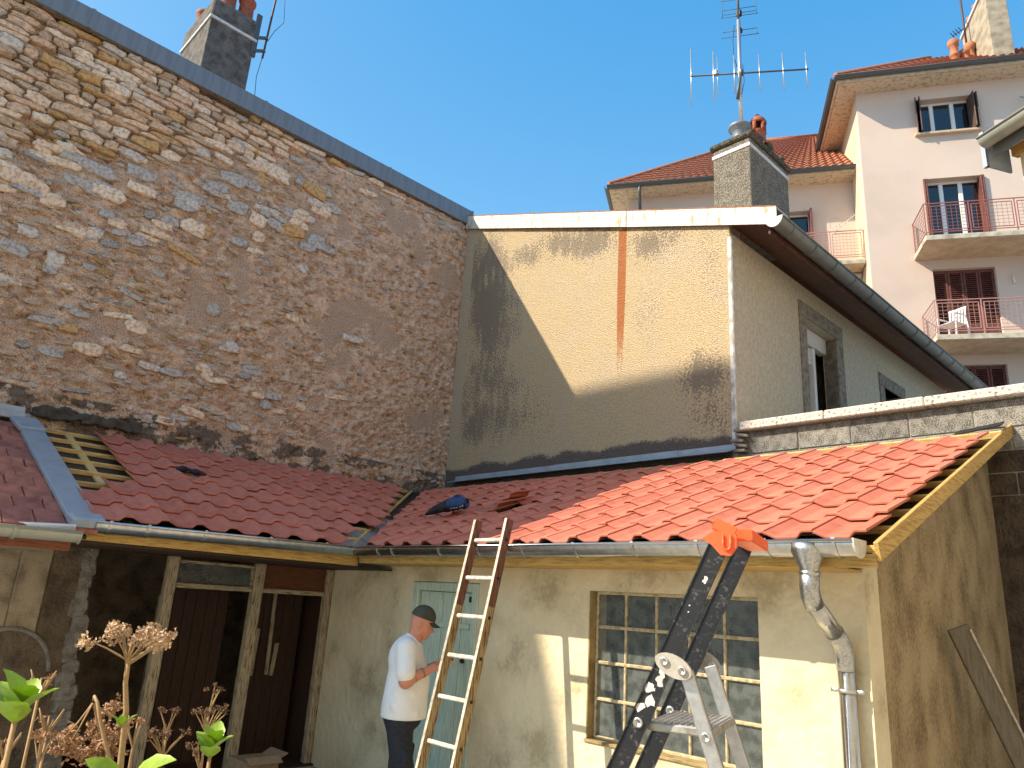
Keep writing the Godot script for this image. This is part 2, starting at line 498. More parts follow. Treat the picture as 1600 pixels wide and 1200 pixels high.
# clear-sky radiance: blue overhead, paler towards the horizon, brighter round the sun
func sky_panorama(to_sun: Vector3, gain: float) -> ImageTexture:
	var w := 512
	var h := 256
	var im := Image.create(w, h, false, Image.FORMAT_RGBF)
	var top := Vector3(.022, .305, .72)
	var hor := Vector3(.66, 1.06, 1.36)
	var low := Vector3(.42, .40, .37)
	for j in h:
		var e := PI * .5 - PI * (j + .5) / h
		for i in w:
			var f := TAU * (i + .5) / w
			var d := Vector3(sin(f) * cos(e), sin(e), -cos(f) * cos(e))
			var a := rad_to_deg(acos(clampf(d.dot(to_sun), -1, 1)))
			var t := pow(1.0 - maxf(d.y, 0.0), 2.2)
			var c := top.lerp(hor, t) + Vector3(.92, .98, .94) * 2.3 * exp(-a / 17.0)
			if d.y < 0.0: c = low.lerp(hor * .7, exp(d.y * 12.0))
			c *= gain
			im.set_pixel(i, j, Color(c.x, c.y, c.z))
	return ImageTexture.create_from_image(im)

func _ready() -> void:
	rng.seed = 20240
	# ---- camera
	var cam := Camera3D.new()
	cam.name = "camera"
	add_child(cam)
	cam.position = Vector3(0, H, 0)
	cam.rotation_order = EULER_ORDER_YXZ
	cam.rotation_degrees = Vector3(16.6909, 46.4547, 3.6722)
	cam.fov = 55.094
	cam.near = 0.05
	cam.far = 400.0
	cam.current = true
	# ---- sky, sun, exposure
	var env := Environment.new()
	env.background_mode = Environment.BG_SKY
	var sky := Sky.new()
	var light_dir := Vector3(1.0, -1.463, -1.5).normalized()
	var sm := PanoramaSkyMaterial.new()
	sm.panorama = sky_panorama(-light_dir, 1.06 / 2.1)
	sky.sky_material = sm
	env.sky = sky
	env.tonemap_mode = Environment.TONE_MAPPER_LINEAR
	env.tonemap_exposure = 2.1
	env.sdfgi_enabled = true
	env.ssao_enabled = true
	env.ssil_enabled = true
	var we := WorldEnvironment.new()
	we.name = "world_environment"
	we.environment = env
	add_child(we)
	var sun := DirectionalLight3D.new()
	sun.name = "sun"
	add_child(sun)
	sun.look_at_from_position(Vector3.ZERO, light_dir, Vector3.UP)
	sun.light_energy = 1.3
	sun.light_color = Color(1.0, .93, .82)
	sun.light_angular_distance = .5
	sun.shadow_enabled = true
	# ---- structure, then objects
	make_materials()
	build_ground()
	build_stone_house()
	build_gable_house()
	build_block_wall()
	build_lean_to()
	build_wing()
	build_outbuilding()
	build_neighbour()
	build_bounce_facade()
	build_pink_house()
	build_cream_house()
	build_antennas()
	build_roof_items()
	build_ladder()
	build_stepladder()
	build_person()
	build_small_things()
	build_plants()

func build_ground() -> void:
	var st := S()
	face(st, [Vector3(-150, 0, -150), Vector3(150, 0, -150), Vector3(150, 0, 150), Vector3(-150, 0, 150)], Vector3.UP)
	setting("ground", st, M.ground)
	st = S()
	slab(st, Vector3(-2.6, 0.004, -1.35), Vector3(-1.1, .12, .3), .03)
	setting("flower_bed", st, M.soil)

# ================================================================ the rubble wall on the left
var n_big: FastNoiseLite
var n_ledge: FastNoiseLite
var n_rough: FastNoiseLite
var n_tint: FastNoiseLite
var n_pit: FastNoiseLite
var n_patch: FastNoiseLite

# how far the stones are laid bare: 1 = open joints near the coping, 0 = thick mortar
func bare(z: float, y: float) -> float:
	var line := 4.75 + (-1.0 - z) * .46
	return clampf((y - line) / .5 + .5, 0.0, 1.0)

# patches of smooth old plaster
func smooth_patch(z: float, y: float) -> float:
	var right := clampf((-2.2 - z) / 2.5, 0, 1)
	return clampf((n_patch.get_noise_2d(z * 100, y * 100) - .38 + .14 * right) * 9.0, 0, 1)

func mortar_h(z: float, y: float) -> float:
	var b := bare(z, y)
	var sp := smooth_patch(z, y) * (1.0 - b)
	var right := clampf((-3.0 - z) / 2.0, 0, 1)
	var h := n_big.get_noise_2d(z * 60, y * 60) * .04
	var l := n_ledge.get_noise_2d(z * lerpf(30, 60, right), y * 85)
	var a := (absf(l) * 1.6 - .3) * lerpf(.038, .02, b)
	a += n_rough.get_noise_2d(z * 90, y * lerpf(150, 100, right)) * lerpf(lerpf(.025, .028, right), .012, b)
	a -= maxf(0.0, n_pit.get_noise_2d(z * 80, y * 140) - .28) * .18
	h += a * (1.0 - .85 * sp) - sp * .012
	h -= b * .085
	return h

# a rough stone of unit size, face towards +x, 50 triangles
func stone_mesh(sd: int) -> ArrayMesh:
	var r := RandomNumberGenerator.new()
	r.seed = sd
	var st := S()
	var n := 10
	var back := []
	var rim := []
	var inner := []
	var pw := r.randf_range(4.0, 10.0)
	var tiltx := r.randf_range(-.12, .12)
	var tilty := r.randf_range(-.2, .2)
	for k in n:
		var a := TAU * (k + r.randf_range(-.34, .34)) / n
		var c := cos(a)
		var s := sin(a)
		var rad := 1.0 / pow(pow(absf(c), pw) + pow(absf(s), pw), 1.0 / pw)
		rad *= r.randf_range(.82, 1.10)
		var p := Vector2(c * rad, s * rad) * .5
		back.append(Vector3(-1.0, p.y * .96, p.x * .96))
		rim.append(Vector3(.66 + p.x * tiltx + p.y * tilty + r.randf_range(-.15, .12), p.y, p.x))
		var q := p * r.randf_range(.80, .93)
		inner.append(Vector3(.95 + p.x * tiltx + p.y * tilty + r.randf_range(-.16, .1), q.y, q.x))
	var mid := Vector3(1.0 + r.randf_range(-.15, .1), r.randf_range(-.12, .12), r.randf_range(-.12, .12))
	for k in n:
		var j := (k + 1) % n
		var o: Vector3 = rim[k] + rim[j]
		face(st, [back[k], back[j], rim[j], rim[k]], Vector3(0, o.y, o.z))
		face(st, [rim[k], rim[j], inner[j], inner[k]], Vector3(.4, o.y, o.z))
		face(st, [inner[k], inner[j], mid], Vector3.RIGHT)
	return mesh_of(st)

func build_stone_house() -> void:
	var t := thing("stone_house", "house with bare rubble stone flank wall under a grey zinc coping", "house", V(-9.8, -H, -4))
	n_big = noise(71, .9, 100, 3)
	n_ledge = noise(72, 4.0, 100, 4)
	n_rough = noise(73, 10.0, 100, 4)
	n_tint = noise(74, 2.2, 100, 4)
	n_pit = noise(78, 6.0, 100, 3)
	n_patch = noise(79, .75, 100, 4)
	var st := S()
	slab(st, V(-9.98, -H, -7.95), V(-9.72, 6.68, 2.9))
	slab(st, V(-16, -H, -7.95), V(-9.98, 5.9, -7.7))
	slab(st, V(-16, -H, 2.65), V(-9.98, 5.9, 2.9))
	slab(st, V(-9.72, -H, .445), V(-9.575, 6.68, 2.9))
	slab(st, V(-16.25, -H, -7.95), V(-16, 4.6, 2.9))
	part("wall_core", st, M.core, t)
	st = S()
	slab(st, V(-9.72, -H, -7.72), V(-9.575, 1.36, .44))
	part("wall_foot", st, M.core, t)
	# mortar: one relief sheet
	var z0 := -7.72
	var z1 := .44
	var y0 := 1.3
	var y1 := 6.67
	var step := .018
	var nz := int((z1 - z0) / step) + 1
	var ny := int((y1 - y0) / step) + 1
	var hs := PackedFloat32Array()
	hs.resize(nz * ny)
	for j in ny:
		for i in nz:
			hs[j * nz + i] = mortar_h(z0 + i * step, y0 + j * step)
	var vs := PackedVector3Array()
	var ns := PackedVector3Array()
	var cs := PackedColorArray()
	var ix := PackedInt32Array()
	vs.resize(nz * ny); ns.resize(nz * ny); cs.resize(nz * ny)
	var tan_c := Color(.66, .465, .335)
	var pink := Color(.76, .555, .43)
	var pale := Color(.84, .67, .53)
	var brown := Color(.46, .30, .20)
	var grey := Color(.40, .36, .34)
	var ochre := Color(.50, .315, .14)
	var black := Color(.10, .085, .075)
	var n_b := noise(75, 1.1, 100, 3)
	var n_c := noise(76, 7.0, 100, 3)
	var n_d := noise(77, 3.0, 100, 5)
	for j in ny:
		var y := y0 + j * step
		for i in nz:
			var z := z0 + i * step
			var k := j * nz + i
			vs[k] = V(-9.575 + hs[k], y, z)
			var hl := hs[k - 1] if i > 0 else hs[k]
			var hr := hs[k + 1] if i < nz - 1 else hs[k]
			var hd := hs[k - nz] if j > 0 else hs[k]
			var hu := hs[k + nz] if j < ny - 1 else hs[k]
			ns[k] = Vector3(2 * step, hd - hu, hl - hr).normalized()
			var right := clampf((-3.2 - z) / 2.0, 0, 1)
			var a := n_tint.get_noise_2d(z * 100, y * 190)
			var b := n_b.get_noise_2d(z * 100, y * 100)
			var c := tan_c.lerp(pink, clampf(.15 + right * .6 + b * .9, 0, 1))
			c = c.lerp(pale, clampf(a * 2.2 - .3, 0, .8))
			c = c.lerp(brown, clampf(-a * 2.0 - .35 + .25 * (1.0 - right), 0, .75))
			var e := n_c.get_noise_2d(z * 60, y * 150)
			c = c.lerp(pale, clampf(e * 3.4 - .6, 0, .85))
			c = c.lerp(brown, clampf(-e * 3.4 - .8, 0, .8))
			var sp := smooth_patch(z, y) * (1.0 - bare(z, y))
			c = c.lerp(Color(.60, .44, .33), sp * .9)
			var f := n_d.get_noise_2d(z * 80 + 500, y * 200) * (1.0 - sp)
			c = c.lerp(grey, clampf(f * 3.4 - 1.05, 0, .75))
			c = c.lerp(ochre, clampf(-f * 3.4 - 1.2, 0, .8))
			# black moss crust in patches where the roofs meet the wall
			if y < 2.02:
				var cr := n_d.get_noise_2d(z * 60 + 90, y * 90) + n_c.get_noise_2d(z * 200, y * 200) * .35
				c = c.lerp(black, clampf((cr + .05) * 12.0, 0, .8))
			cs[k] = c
	for j in ny - 1:
		for i in nz - 1:
			var k := j * nz + i
			ix.append_array([k, k + 1, k + nz + 1, k, k + nz + 1, k + nz])
	var ar := []
	ar.resize(Mesh.ARRAY_MAX)
	ar[Mesh.ARRAY_VERTEX] = vs
	ar[Mesh.ARRAY_NORMAL] = ns
	ar[Mesh.ARRAY_COLOR] = cs
	ar[Mesh.ARRAY_INDEX] = ix
	var am := ArrayMesh.new()
	am.add_surface_from_arrays(Mesh.PRIMITIVE_TRIANGLES, ar)
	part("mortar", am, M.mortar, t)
	# stones in wavy courses
	var kinds := []
	for k in 26: kinds.append(stone_mesh(900 + k))
	var list := []
	var y := 1.62
	while y < 6.66:
		var rh := rng.randf_range(.052, .115)
		if rng.randf() < .18: rh *= 1.5
		var z := -7.66 + rng.randf() * .3
		while z < .3:
			var w := rng.randf_range(.14, .46)
			if rng.randf() < .2: w *= 1.35
			var zc := z + w * .5
			var yc := y + rh * .5 + sin(zc * 1.7 + y * 2.0) * .025
			var b := bare(zc, yc)
			var left := clampf((zc + 5.0) / 3.5, 0, 1)
			var p: float = lerpf(lerpf(.035, .26, left) * (1.0 - .9 * smooth_patch(zc, yc)), .985, b)
			if yc > 6.35: p = maxf(p, .55)
			if rng.randf() < p and yc + rh * .5 < 6.70:
				var f := lerpf(rng.randf_range(.5, .95), rng.randf_range(.96, 1.02), b)
				var th := lerpf(rng.randf_range(.016, .04), rng.randf_range(.085, .12), b)
				var cell := Vector2(w * f, rh * lerpf(f, rng.randf_range(.94, 1.03), b))
				var u := rng.randf()
				var km := 0
				if b > .6: km = [0, 0, 7, 2, 1, 8, 0, 7, 4, 1, 2, 5][int(u * 12)]
				else: km = [3, 3, 4, 4, 5, 0, 0, 7, 3, 8, 0, 7][int(u * 12)]
				list.append([cell.x * cell.y, zc, yc, cell, th, km, lerpf(.22, .07, b)])
			z += w + .004
		y += rh + .004
	# larger blocks that stand out among the courses
	for q in 120:
		var zc := rng.randf_range(-5.0, -.4)
		var yc := 4.75 + (-1.0 - zc) * .46 + rng.randf_range(-1.5, .35)
		if q > 84: yc = rng.randf_range(1.9, 3.6)
		if yc < 6.3 and yc > 1.9:
			var cell := Vector2(rng.randf_range(.18, .46), rng.randf_range(.10, .23))
			if q > 84: cell *= .75
			list.append([cell.x * cell.y * 1.5, zc, yc, cell, rng.randf_range(.03, .055) + .055 * bare(zc, yc), [3, 3, 4, 5, 4, 0, 7, 0, 3][rng.randi() % 9], .16])
	list.sort_custom(func(a, b): return a[0] > b[0])
	var rest := S()
	var tints := [Color(.66, .53, .41), Color(.58, .45, .33), Color(.62, .46, .35), Color(.47, .46, .47), Color(.60, .57, .54), Color(.54, .36, .17), Color(.24, .22, .21), Color(.68, .57, .46), Color(.50, .38, .27)]
	# small chips bedded in the mortar
	for q in 1500:
		var zc := rng.randf_range(-7.6, .3)
		var yc := rng.randf_range(1.75, 6.5)
		if bare(zc, yc) > .7 or smooth_patch(zc, yc) > .4: continue
		if zc < -4.2 and rng.randf() < .5: continue
		var cell := Vector2(rng.randf_range(.04, .15), rng.randf_range(.018, .06))
		list.append([cell.x * cell.y * .1, zc, yc, cell, rng.randf_range(.012, .035), [0, 7, 7, 2, 1, 3, 4, 0, 8, 7, 2, 0, 5][rng.randi() % 13], .25])
	for k in list.size():
		var e: Array = list[k]
		var bs := Basis(Vector3.RIGHT, rng.randfn(0, e[6] * .5)) * Basis(Vector3.UP, rng.randfn(0, .05))
		if rng.randf() < .5: bs = bs * Basis(Vector3.RIGHT, PI)
		var hh := mortar_h(e[1], e[2])
		var tf := Transform3D(bs * Basis.from_scale(Vector3(e[4], e[3].y, e[3].x)), V(-9.575 + hh, e[2], e[1]))
		var mm: ArrayMesh = kinds[rng.randi() % kinds.size()]
		if k < 300:
			inst("stone", mm, M.stone[e[5]], t, tf)
		else:
			var fs := mm.get_faces()
			rest.set_color(tints[e[5]])
			for v in fs: rest.add_vertex(tf * v)
	var o := part("small_stones", rest, M.mortar, t)
	o.set_meta("kind", "stuff")
	# coping in folded zinc lengths
	var zs := [2.9, .95, -1.25, -3.62, -5.87, -7.74]
	for k in 5:
		st = S()
		var a: float = zs[k] - .006
		var b: float = zs[k + 1] + .004
		slab(st, V(-9.518, 6.675, b), V(-9.505, 6.96, a))
		prism(st, [Vector2(-9.518, 6.94), Vector2(-9.518, 6.957), Vector2(-10.02, 6.96), Vector2(-10.02, 6.70), Vector2(-10.0, 6.70), Vector2(-10.0, 6.94)], V(0, 0, b), Vector3.RIGHT, Vector3.UP, Vector3(0, 0, a - b))
		slab(st, V(-9.535, 6.672, b), V(-9.506, 6.682, a))
		part("coping", st, M.zinc_dark, t)
		st = S()
		slab(st, V(-9.508, 6.68, b - .03), V(-9.499, 6.97, b + .015))
		part("coping_joint", st, M.zinc_dark, t)
	st = S()
	slab(st, V(-9.96, 6.68, -7.7), V(-9.53, 6.925, 2.88))
	part("wall_head", st, M.core, t)
	st = S()
	prism(st, [Vector2(-9.98, 5.9), Vector2(-9.98, 6.1), Vector2(-16.5, 4.7), Vector2(-16.5, 4.5)], V(0, 0, -7.9), Vector3.RIGHT, Vector3.UP, Vector3(0, 0, 10.8))
	part("roof", st, M.tile_far, t)
	# mossy ledge at the foot: a broken string of mortar lumps
	for k in 13:
		var zc := -1.75 - k * .085 + rng.randf_range(-.02, .02)
		var tf := Transform3D(Basis(Vector3.RIGHT, rng.randfn(0, .15)) * Basis.from_scale(Vector3(.07, rng.randf_range(.09, .16), rng.randf_range(.12, .2))), V(-9.54, 1.77 + rng.randf_range(-.025, .02), zc))
		inst("mossy_lump", kinds[k % 26], M.ledge, t, tf)
	# chimney standing behind the coping
	var ch := S()
	slab(ch, V(-13.4, 4.6, -4.15), V(-12.0, 9.86, -3.31), .01)
	var cm := part("chimney", ch, M.chim_far, t)
	st = S()
	slab(st, V(-13.43, 9.86, -4.18), V(-11.97, 9.92, -3.28), .008)
	part("band", st, M.white_band, cm)
	st = S()
	slab(st, V(-13.41, 9.92, -4.16), V(-11.99, 10.32, -3.30), .02)
	part("cap", st, M.chim_far, cm)
	for p in [[-13.2, -3.54, .16], [-12.24, -3.6, .16], [-12.24, -3.96, .145], [-12.7, -3.72, .16]]:
		st = S(true)
		lathe(st, [[p[2] * 1.1, 0], [p[2] * 1.1, .05], [p[2], .08], [p[2] * .92, .42], [p[2] * 1.12, .46], [p[2] * 1.12, .52], [p[2] * .8, .52], [p[2] * .75, .2], [0, .2]], 14, V(p[0], 10.30, p[1]))
		part("chimney_pot", st, M.clay, cm)

# half-round gutter: swept along a -> b, open side up, out = horizontal direction away from the wall
func gutter_shape(a: Vector3, b: Vector3, r: float, out: Vector3, bead := .011, seg := 12) -> SurfaceTool:
	var st := S(true)
	var prev := []
	for e in [a, b]:
		var ring := []
		for k in seg + 1:
			var t := PI * k / seg
			ring.append(e + out * cos(t) * r - Vector3.UP * sin(t) * r)
		for k in range(seg, -1, -1):
			var t := PI * k / seg
			ring.append(e + out * cos(t) * (r - .004) - Vector3.UP * sin(t) * (r - .004))
		if prev.size() > 0:
			for k in ring.size():
				var j := (k + 1) % ring.size()
				quad(st, prev[k], prev[j], ring[j], ring[k])
		prev = ring
	tube(st, [a + out * (r + bead * .4), b + out * (r + bead * .4)], bead, 8)
	return st

# a strap under the gutter
func strap_shape(c: Vector3, dirv: Vector3, r: float, out: Vector3, w: float) -> SurfaceTool:
	var st := S()
	var seg := 10
	var prev := []
	for k in seg + 1:
		var t := -.15 + (PI * .80) * k / seg
		var o := out * cos(t) - Vector3.UP * sin(t)
		var p := c + o * r
		var q := c + o * (r + .006)
		var ring := [p - dirv * w * .5, q - dirv * w * .5, q + dirv * w * .5, p + dirv * w * .5]
		if prev.size() > 0:
			for i in 4:
				var j := (i + 1) % 4
				quad(st, prev[i], prev[j], ring[j], ring[i])
		prev = ring
	return st

func half_disc(c: Vector3, out: Vector3, nrm: Vector3, r: float, th: float) -> SurfaceTool:
	var st := S()
	var poly := []
	for k in 13:
		var t := PI * k / 12
		poly.append(Vector2(cos(t) * r, -sin(t) * r * 1.12))
	prism(st, poly, c, out, Vector3.UP, nrm * th)
	return st

# ================================================================ house with the stained gable
func build_gable_house() -> void:
	var t := thing("gable_house", "house with stained tan roughcast gable, rust run and white metal verge", "house", V(-6.9, -H, -8.0))
	var sl := -2.0 / 5.9
	var vy := func(x: float) -> float: return 6.68 + (x + 9.55) * sl
	# gable wall, its front face with its own texture coordinates
	var st := S()
	var pts := [Vector2(-9.57, -H), Vector2(-4.262, -H), Vector2(-4.262, vy.call(-4.262) - .02), Vector2(-9.57, vy.call(-9.57) - .02)]
	for q in [[0, 1, 2], [0, 2, 3]]:
		for k in [q[0], q[2], q[1]]:
			var p: Vector2 = pts[k]
			st.set_uv(Vector2((p.x + 9.6) / 5.4, (6.9 - p.y) / 5.2))
			st.add_vertex(V(p.x, p.y, -7.7))
	st.generate_normals()
	st.generate_tangents()
	var o := MeshInstance3D.new()
	o.name = "gable_wall"
	o.mesh = st.commit()
	o.material_override = M.gable
	t.add_child(o, true)
	o.position = -bases[t]
	st = S()
	prism(st, pts, V(0, 0, -7.704), Vector3.RIGHT, Vector3.UP, Vector3(0, 0, -.25))
	slab(st, V(-9.5, -H, -17.2), V(-4.3, 4.6, -17.0))
	slab(st, V(-9.5, -H, -17.0), V(-9.3, 6.4, -7.96))
	part("wall_core", st, M.core, t)
	# side wall with its window openings (x = -4.26)
	st = S()
	var xs0 := -4.46
	var xs1 := -4.26
	var cut := [[-17.0, -13.5, -H, 4.72], [-13.5, -12.72, -H, 2.9], [-13.5, -12.72, 3.92, 4.72], [-12.72, -10.82, -H, 4.72], [-10.82, -9.78, -H, 2.3], [-10.82, -9.78, 4.23, 4.72], [-9.78, -7.705, -H, 4.72]]
	for c in cut: slab(st, V(xs0, c[2], c[0]), V(xs1, c[3], c[1]))
	part("side_wall", st, M.side_render, t)
	# corner bead
	st = S()
	slab(st, V(-4.30, 1.8, -7.73), V(-4.235, 4.66, -7.692), .012)
	part("corner_bead", st, M.bead, t)
	# stone surrounds
	for w in [[-9.78, -10.82, 2.3, 4.23], [-12.72, -13.5, 2.9, 3.92]]:
		var sr := S()
		slab(sr, V(-4.46, w[3], w[1] - .24), V(-4.235, w[3] + .22, w[0] + .20), .01)
		slab(sr, V(-4.46, w[2] - .2, w[0]), V(-4.235, w[3] - .004, w[0] + .20), .01)
		slab(sr, V(-4.46, w[2] - .2, w[1] - .24), V(-4.235, w[3] - .004, w[1]), .01)
		slab(sr, V(-4.46, w[2] - .2, w[1] + .004), V(-4.19, w[2], w[0] - .004), .01)
		part("window_surround", sr, M.surround, t)
	st = S()
	slab(st, V(-4.75, 2.0, -12.3), V(-4.72, 4.4, -9.5))
	slab(st, V(-4.72, 2.0, -12.3), V(-4.465, 4.4, -12.27))
	slab(st, V(-4.75, 2.6, -15.0), V(-4.72, 4.2, -12.5))
	part("inner_wall", st, M.core, t)
	# roller shutter window
	var win := S()
	slab(win, V(-4.50, 2.3, -10.44), V(-4.42, 3.97, -10.36), .006)
	slab(win, V(-4.50, 2.3, -9.86), V(-4.42, 3.97, -9.79), .006)
	slab(win, V(-4.50, 2.3, -10.20), V(-4.44, 3.70, -10.12), .006)
	var wn := part("window", win, M.pvc, t)
	st = S()
	slab(st, V(-4.52, 3.97, -10.81), V(-4.40, 4.22, -9.79), .01)
	part("shutter_box", st, M.shutter_box, wn)
	for k in 4:
		st = S()
		slab(st, V(-4.47, 3.70 + k * .066, -10.43), V(-4.45, 3.762 + k * .066, -9.80), .008)
		part("shutter_slat", st, M.pvc, wn)
	st = S()
	for k in 7: slab(st, V(-4.56 + (k % 2) * .02, 2.3, -10.70 + k * .075), V(-4.54 + (k % 2) * .02, 3.95, -10.64 + k * .075), .01)
	part("curtain", st, M.curtain, wn)
	# roof: slab, brown soffit and fascia, gutter
	st = S()
	prism(st, [Vector2(-9.75, vy.call(-9.75) + .03), Vector2(-3.74, vy.call(-3.74) + .03), Vector2(-3.74, vy.call(-3.74) + .15), Vector2(-9.75, vy.call(-9.75) + .15)], V(0, 0, -17.2), Vector3.RIGHT, Vector3.UP, Vector3(0, 0, 9.44))
	var roof := part("roof", st, M.tile_far, t)
	st = S()
	prism(st, [Vector2(-4.26, vy.call(-4.26) - .05), Vector2(-3.75, vy.call(-3.75) - .05), Vector2(-3.75, vy.call(-3.75) + .025), Vector2(-4.26, vy.call(-4.26) + .025)], V(0, 0, -17.2), Vector3.RIGHT, Vector3.UP, Vector3(0, 0, 9.46))
	part("soffit", st, M.brown_board, t)
	st = S()
	slab(st, V(-3.75, 4.53, -17.2), V(-3.725, 4.72, -7.72))
	part("fascia", st, M.brown_board, t)
	var gy := 4.66
	var gut := part("eave_gutter", gutter_shape(V(-3.62, gy, -7.62), V(-3.62, gy + .02, -17.2), .105, Vector3.RIGHT, .012), M.gutter_old, t)
	part("end_cap", half_disc(V(-3.62, gy, -7.60), Vector3.RIGHT, Vector3(0, 0, -1), .11, .012), M.verge, gut)
	var z := -7.95
	while z > -16.5:
		part("joint_strap", strap_shape(V(-3.62, gy, z), Vector3(0, 0, 1), .107, Vector3.RIGHT, .022), M.gutter_old, gut)
		z -= .62
	# white verge flashing in three lengths, rusty along the top
	var xs := [-9.54, -8.10, -5.86, -3.60]
	for k in 3:
		var a: float = xs[k] + .003
		var b: float = xs[k + 1] - .003
		var dz := .0 if k % 2 == 0 else .006
		st = S()
		prism(st, [Vector2(a, vy.call(a) - .10), Vector2(b, vy.call(b) - .10 + (.02 if k == 2 else 0.0)), Vector2(b, vy.call(b) + .155), Vector2(a, vy.call(a) + .155)], V(0, 0, -7.655 + dz), Vector3.RIGHT, Vector3.UP, Vector3(0, 0, .014))
		prism(st, [Vector2(a, vy.call(a) + .14), Vector2(b, vy.call(b) + .14), Vector2(b, vy.call(b) + .158), Vector2(a, vy.call(a) + .158)], V(0, 0, -7.656 + dz), Vector3.RIGHT, Vector3.UP, Vector3(0, 0, -.3))
		var f := part("verge_flashing", st, M.verge, t)
		st = S()
		prism(st, [Vector2(a, vy.call(a) + .159), Vector2(b, vy.call(b) + .159), Vector2(b, vy.call(b) + .172), Vector2(a, vy.call(a) + .172)], V(0, 0, -7.638 + dz), Vector3.RIGHT, Vector3.UP, Vector3(0, 0, -.06))
		part("rusty_fold", st, M.rust_edge, f)
	# chimney
	st = S()
	slab(st, V(-4.60, 4.86, -9.03), V(-4.06, 6.17, -7.92), .012)
	var ch := part("chimney", st, M.chim_grey, t)
	st = S()
	slab(st, V(-4.612, 6.03, -9.042), V(-4.048, 6.085, -7.908), .004)
	part("band", st, M.white_band, ch)
	st = S()
	slab(st, V(-4.64, 6.17, -9.07), V(-4.02, 6.25, -7.88), .02)
	for k in 13:
		var px := rng.randf_range(-4.58, -4.08)
		var pz := -7.98 - k * .085
		box(st, V(px * .35 - 4.33 * .65, 6.27, pz), Vector3(.5 + rng.randf_range(-.06, .02), rng.randf_range(.05, .13), .09), Basis(Vector3.UP, rng.randf_range(-.12, .12)), .02)
	part("crumbling_cap", st, M.lichen, ch)
	st = S(true)
	lathe(st, [[.115, 0], [.115, .05], [.10, .06], [.10, .17], [.11, .18], [.11, .21]], 16, V(-4.13, 6.27, -8.32))
	for k in 5:
		var a := TAU * k / 5.0 + .35
		var p := V(-4.13 + cos(a) * .095, 6.46, -8.32 + sin(a) * .095)
		tube(st, [p, p + Vector3(0, .14, 0)], .026, 8)
	lathe(st, [[.108, .33], [.12, .345], [.12, .36], [.095, .41], [.045, .46], [.02, .50], [0, .51]], 16, V(-4.13, 6.27, -8.32))
	part("chimney_pot", st, M.clay, ch)
	st = S(true)
	lathe(st, [[.105, 0], [.105, .12], [.15, .15], [.16, .18], [.15, .20], [0, .21]], 18, V(-4.27, 6.3, -8.07))
	part("flue_cap", st, M.zinc_dark, ch)

# ================================================================ block wall behind the lean-to
func build_block_wall() -> void:
	var t := thing("block_wall", "grey concrete block wall with pale stone coping behind the orange roof", "wall", V(-1.8, -H, -7.8))
	var st := S()
	slab(st, V(-4.23, -H, -7.90), V(.6, 2.08, -7.712))
	part("mortar_bed", st, M.joint, t)
	var edges := [-4.22]
	var x := -4.07
	while x < .6:
		edges.append(x)
		x += .565
	edges.append(.6)
	var y := 2.080
	for row in 4:
		var off := 0.0 if row % 2 == 0 else .28
		for k in edges.size() - 1:
			var a: float = maxf(edges[k] + off + .006, -4.22)
			var b: float = minf(edges[k + 1] + off - .006, .6)
			if b - a < .06 or (row > 1 and b < -1.9): continue
			var bx := S()
			slab(bx, V(a, y - (.255 if row == 0 else .195), -7.72), V(b, y - .004, -7.698 + rng.randf_range(-.004, .004)), .006)
			part("block", bx, M.block[rng.randi() % 3] if row < 2 else M.dark_brown, t)
		y -= .265 if row == 0 else .205
	st = S()
	slab(st, V(-1.95, -H, -7.72), V(.6, y, -7.702))
	part("dark_brown_render", st, M.dark_brown, t)
	x = -4.15
	while x < .6:
		st = S()
		var b := minf(x + .98, .6)
		slab(st, V(x + .003, 2.088, -7.95), V(b - .003, 2.19 + rng.randf_range(-.004, .004), -7.60), .012)
		part("coping_stone", st, M.coping_stone, t)
		x += .98
	st = S()
	for k in 5:
		box(st, V(-4.16 + rng.randf_range(-.05, .06), 1.86 + k * .06, -7.67), Vector3(.16, .035, .1), Basis(Vector3.BACK, rng.randf_range(-.3, .3)), .008)
	part("broken_slate", st, M.surround, t)

const PITCH := 22.0 * PI / 180.0
const COVER := .30
const GAUGE := .385
const TLEN := .43
var roman: ArrayMesh

# clay tile: x across, z down the slope (front edge at z = 0), y out of the roof
func roman_tile(w := COVER, top_only := false) -> ArrayMesh:
	var st := S()
	var prof := [[0.0, .034], [.010, .033], [.066, .005], [.082, .002], [.19, .002], [.203, .006], [.230, .036], [.241, .041], [.302, .041]]
	var th := .016
	var n := prof.size()
	var rows := [[0.0, -.005, .027], [-.007, 0.0, .027], [-TLEN, 0.0, 0.0]]
	for r in 2:
		for i in n - 1:
			var q := []
			for e in [[r, i], [r, i + 1], [r + 1, i + 1], [r + 1, i]]:
				var rr: Array = rows[e[0]]
				q.append(Vector3(prof[e[1]][0], prof[e[1]][1] + rr[1] + rr[2] + th, rr[0]))
			face(st, q, Vector3.UP)
	for i in n - 1:
		var a := Vector3(prof[i][0], prof[i][1] + .027 + th - .005, 0)
		var b := Vector3(prof[i + 1][0], prof[i + 1][1] + .027 + th - .005, 0)
		var c := Vector3(prof[i + 1][0], prof[i + 1][1] + .027, 0)
		var d := Vector3(prof[i][0], prof[i][1] + .027, 0)
		face(st, [a, b, c, d], Vector3.BACK)
		face(st, [d, c, c + Vector3(0, -.027, -TLEN), d + Vector3(0, -.027, -TLEN)], Vector3.DOWN)
	for i in [0, n - 1]:
		var x: float = prof[i][0]
		var h: float = prof[i][1]
		face(st, [Vector3(x, h + .027, 0), Vector3(x, h + .027 + th - .005, 0), Vector3(x, h + .027 + th, -.007), Vector3(x, h + th, -TLEN), Vector3(x, h, -TLEN)], Vector3.LEFT if i == 0 else Vector3.RIGHT)
	return mesh_of(st)

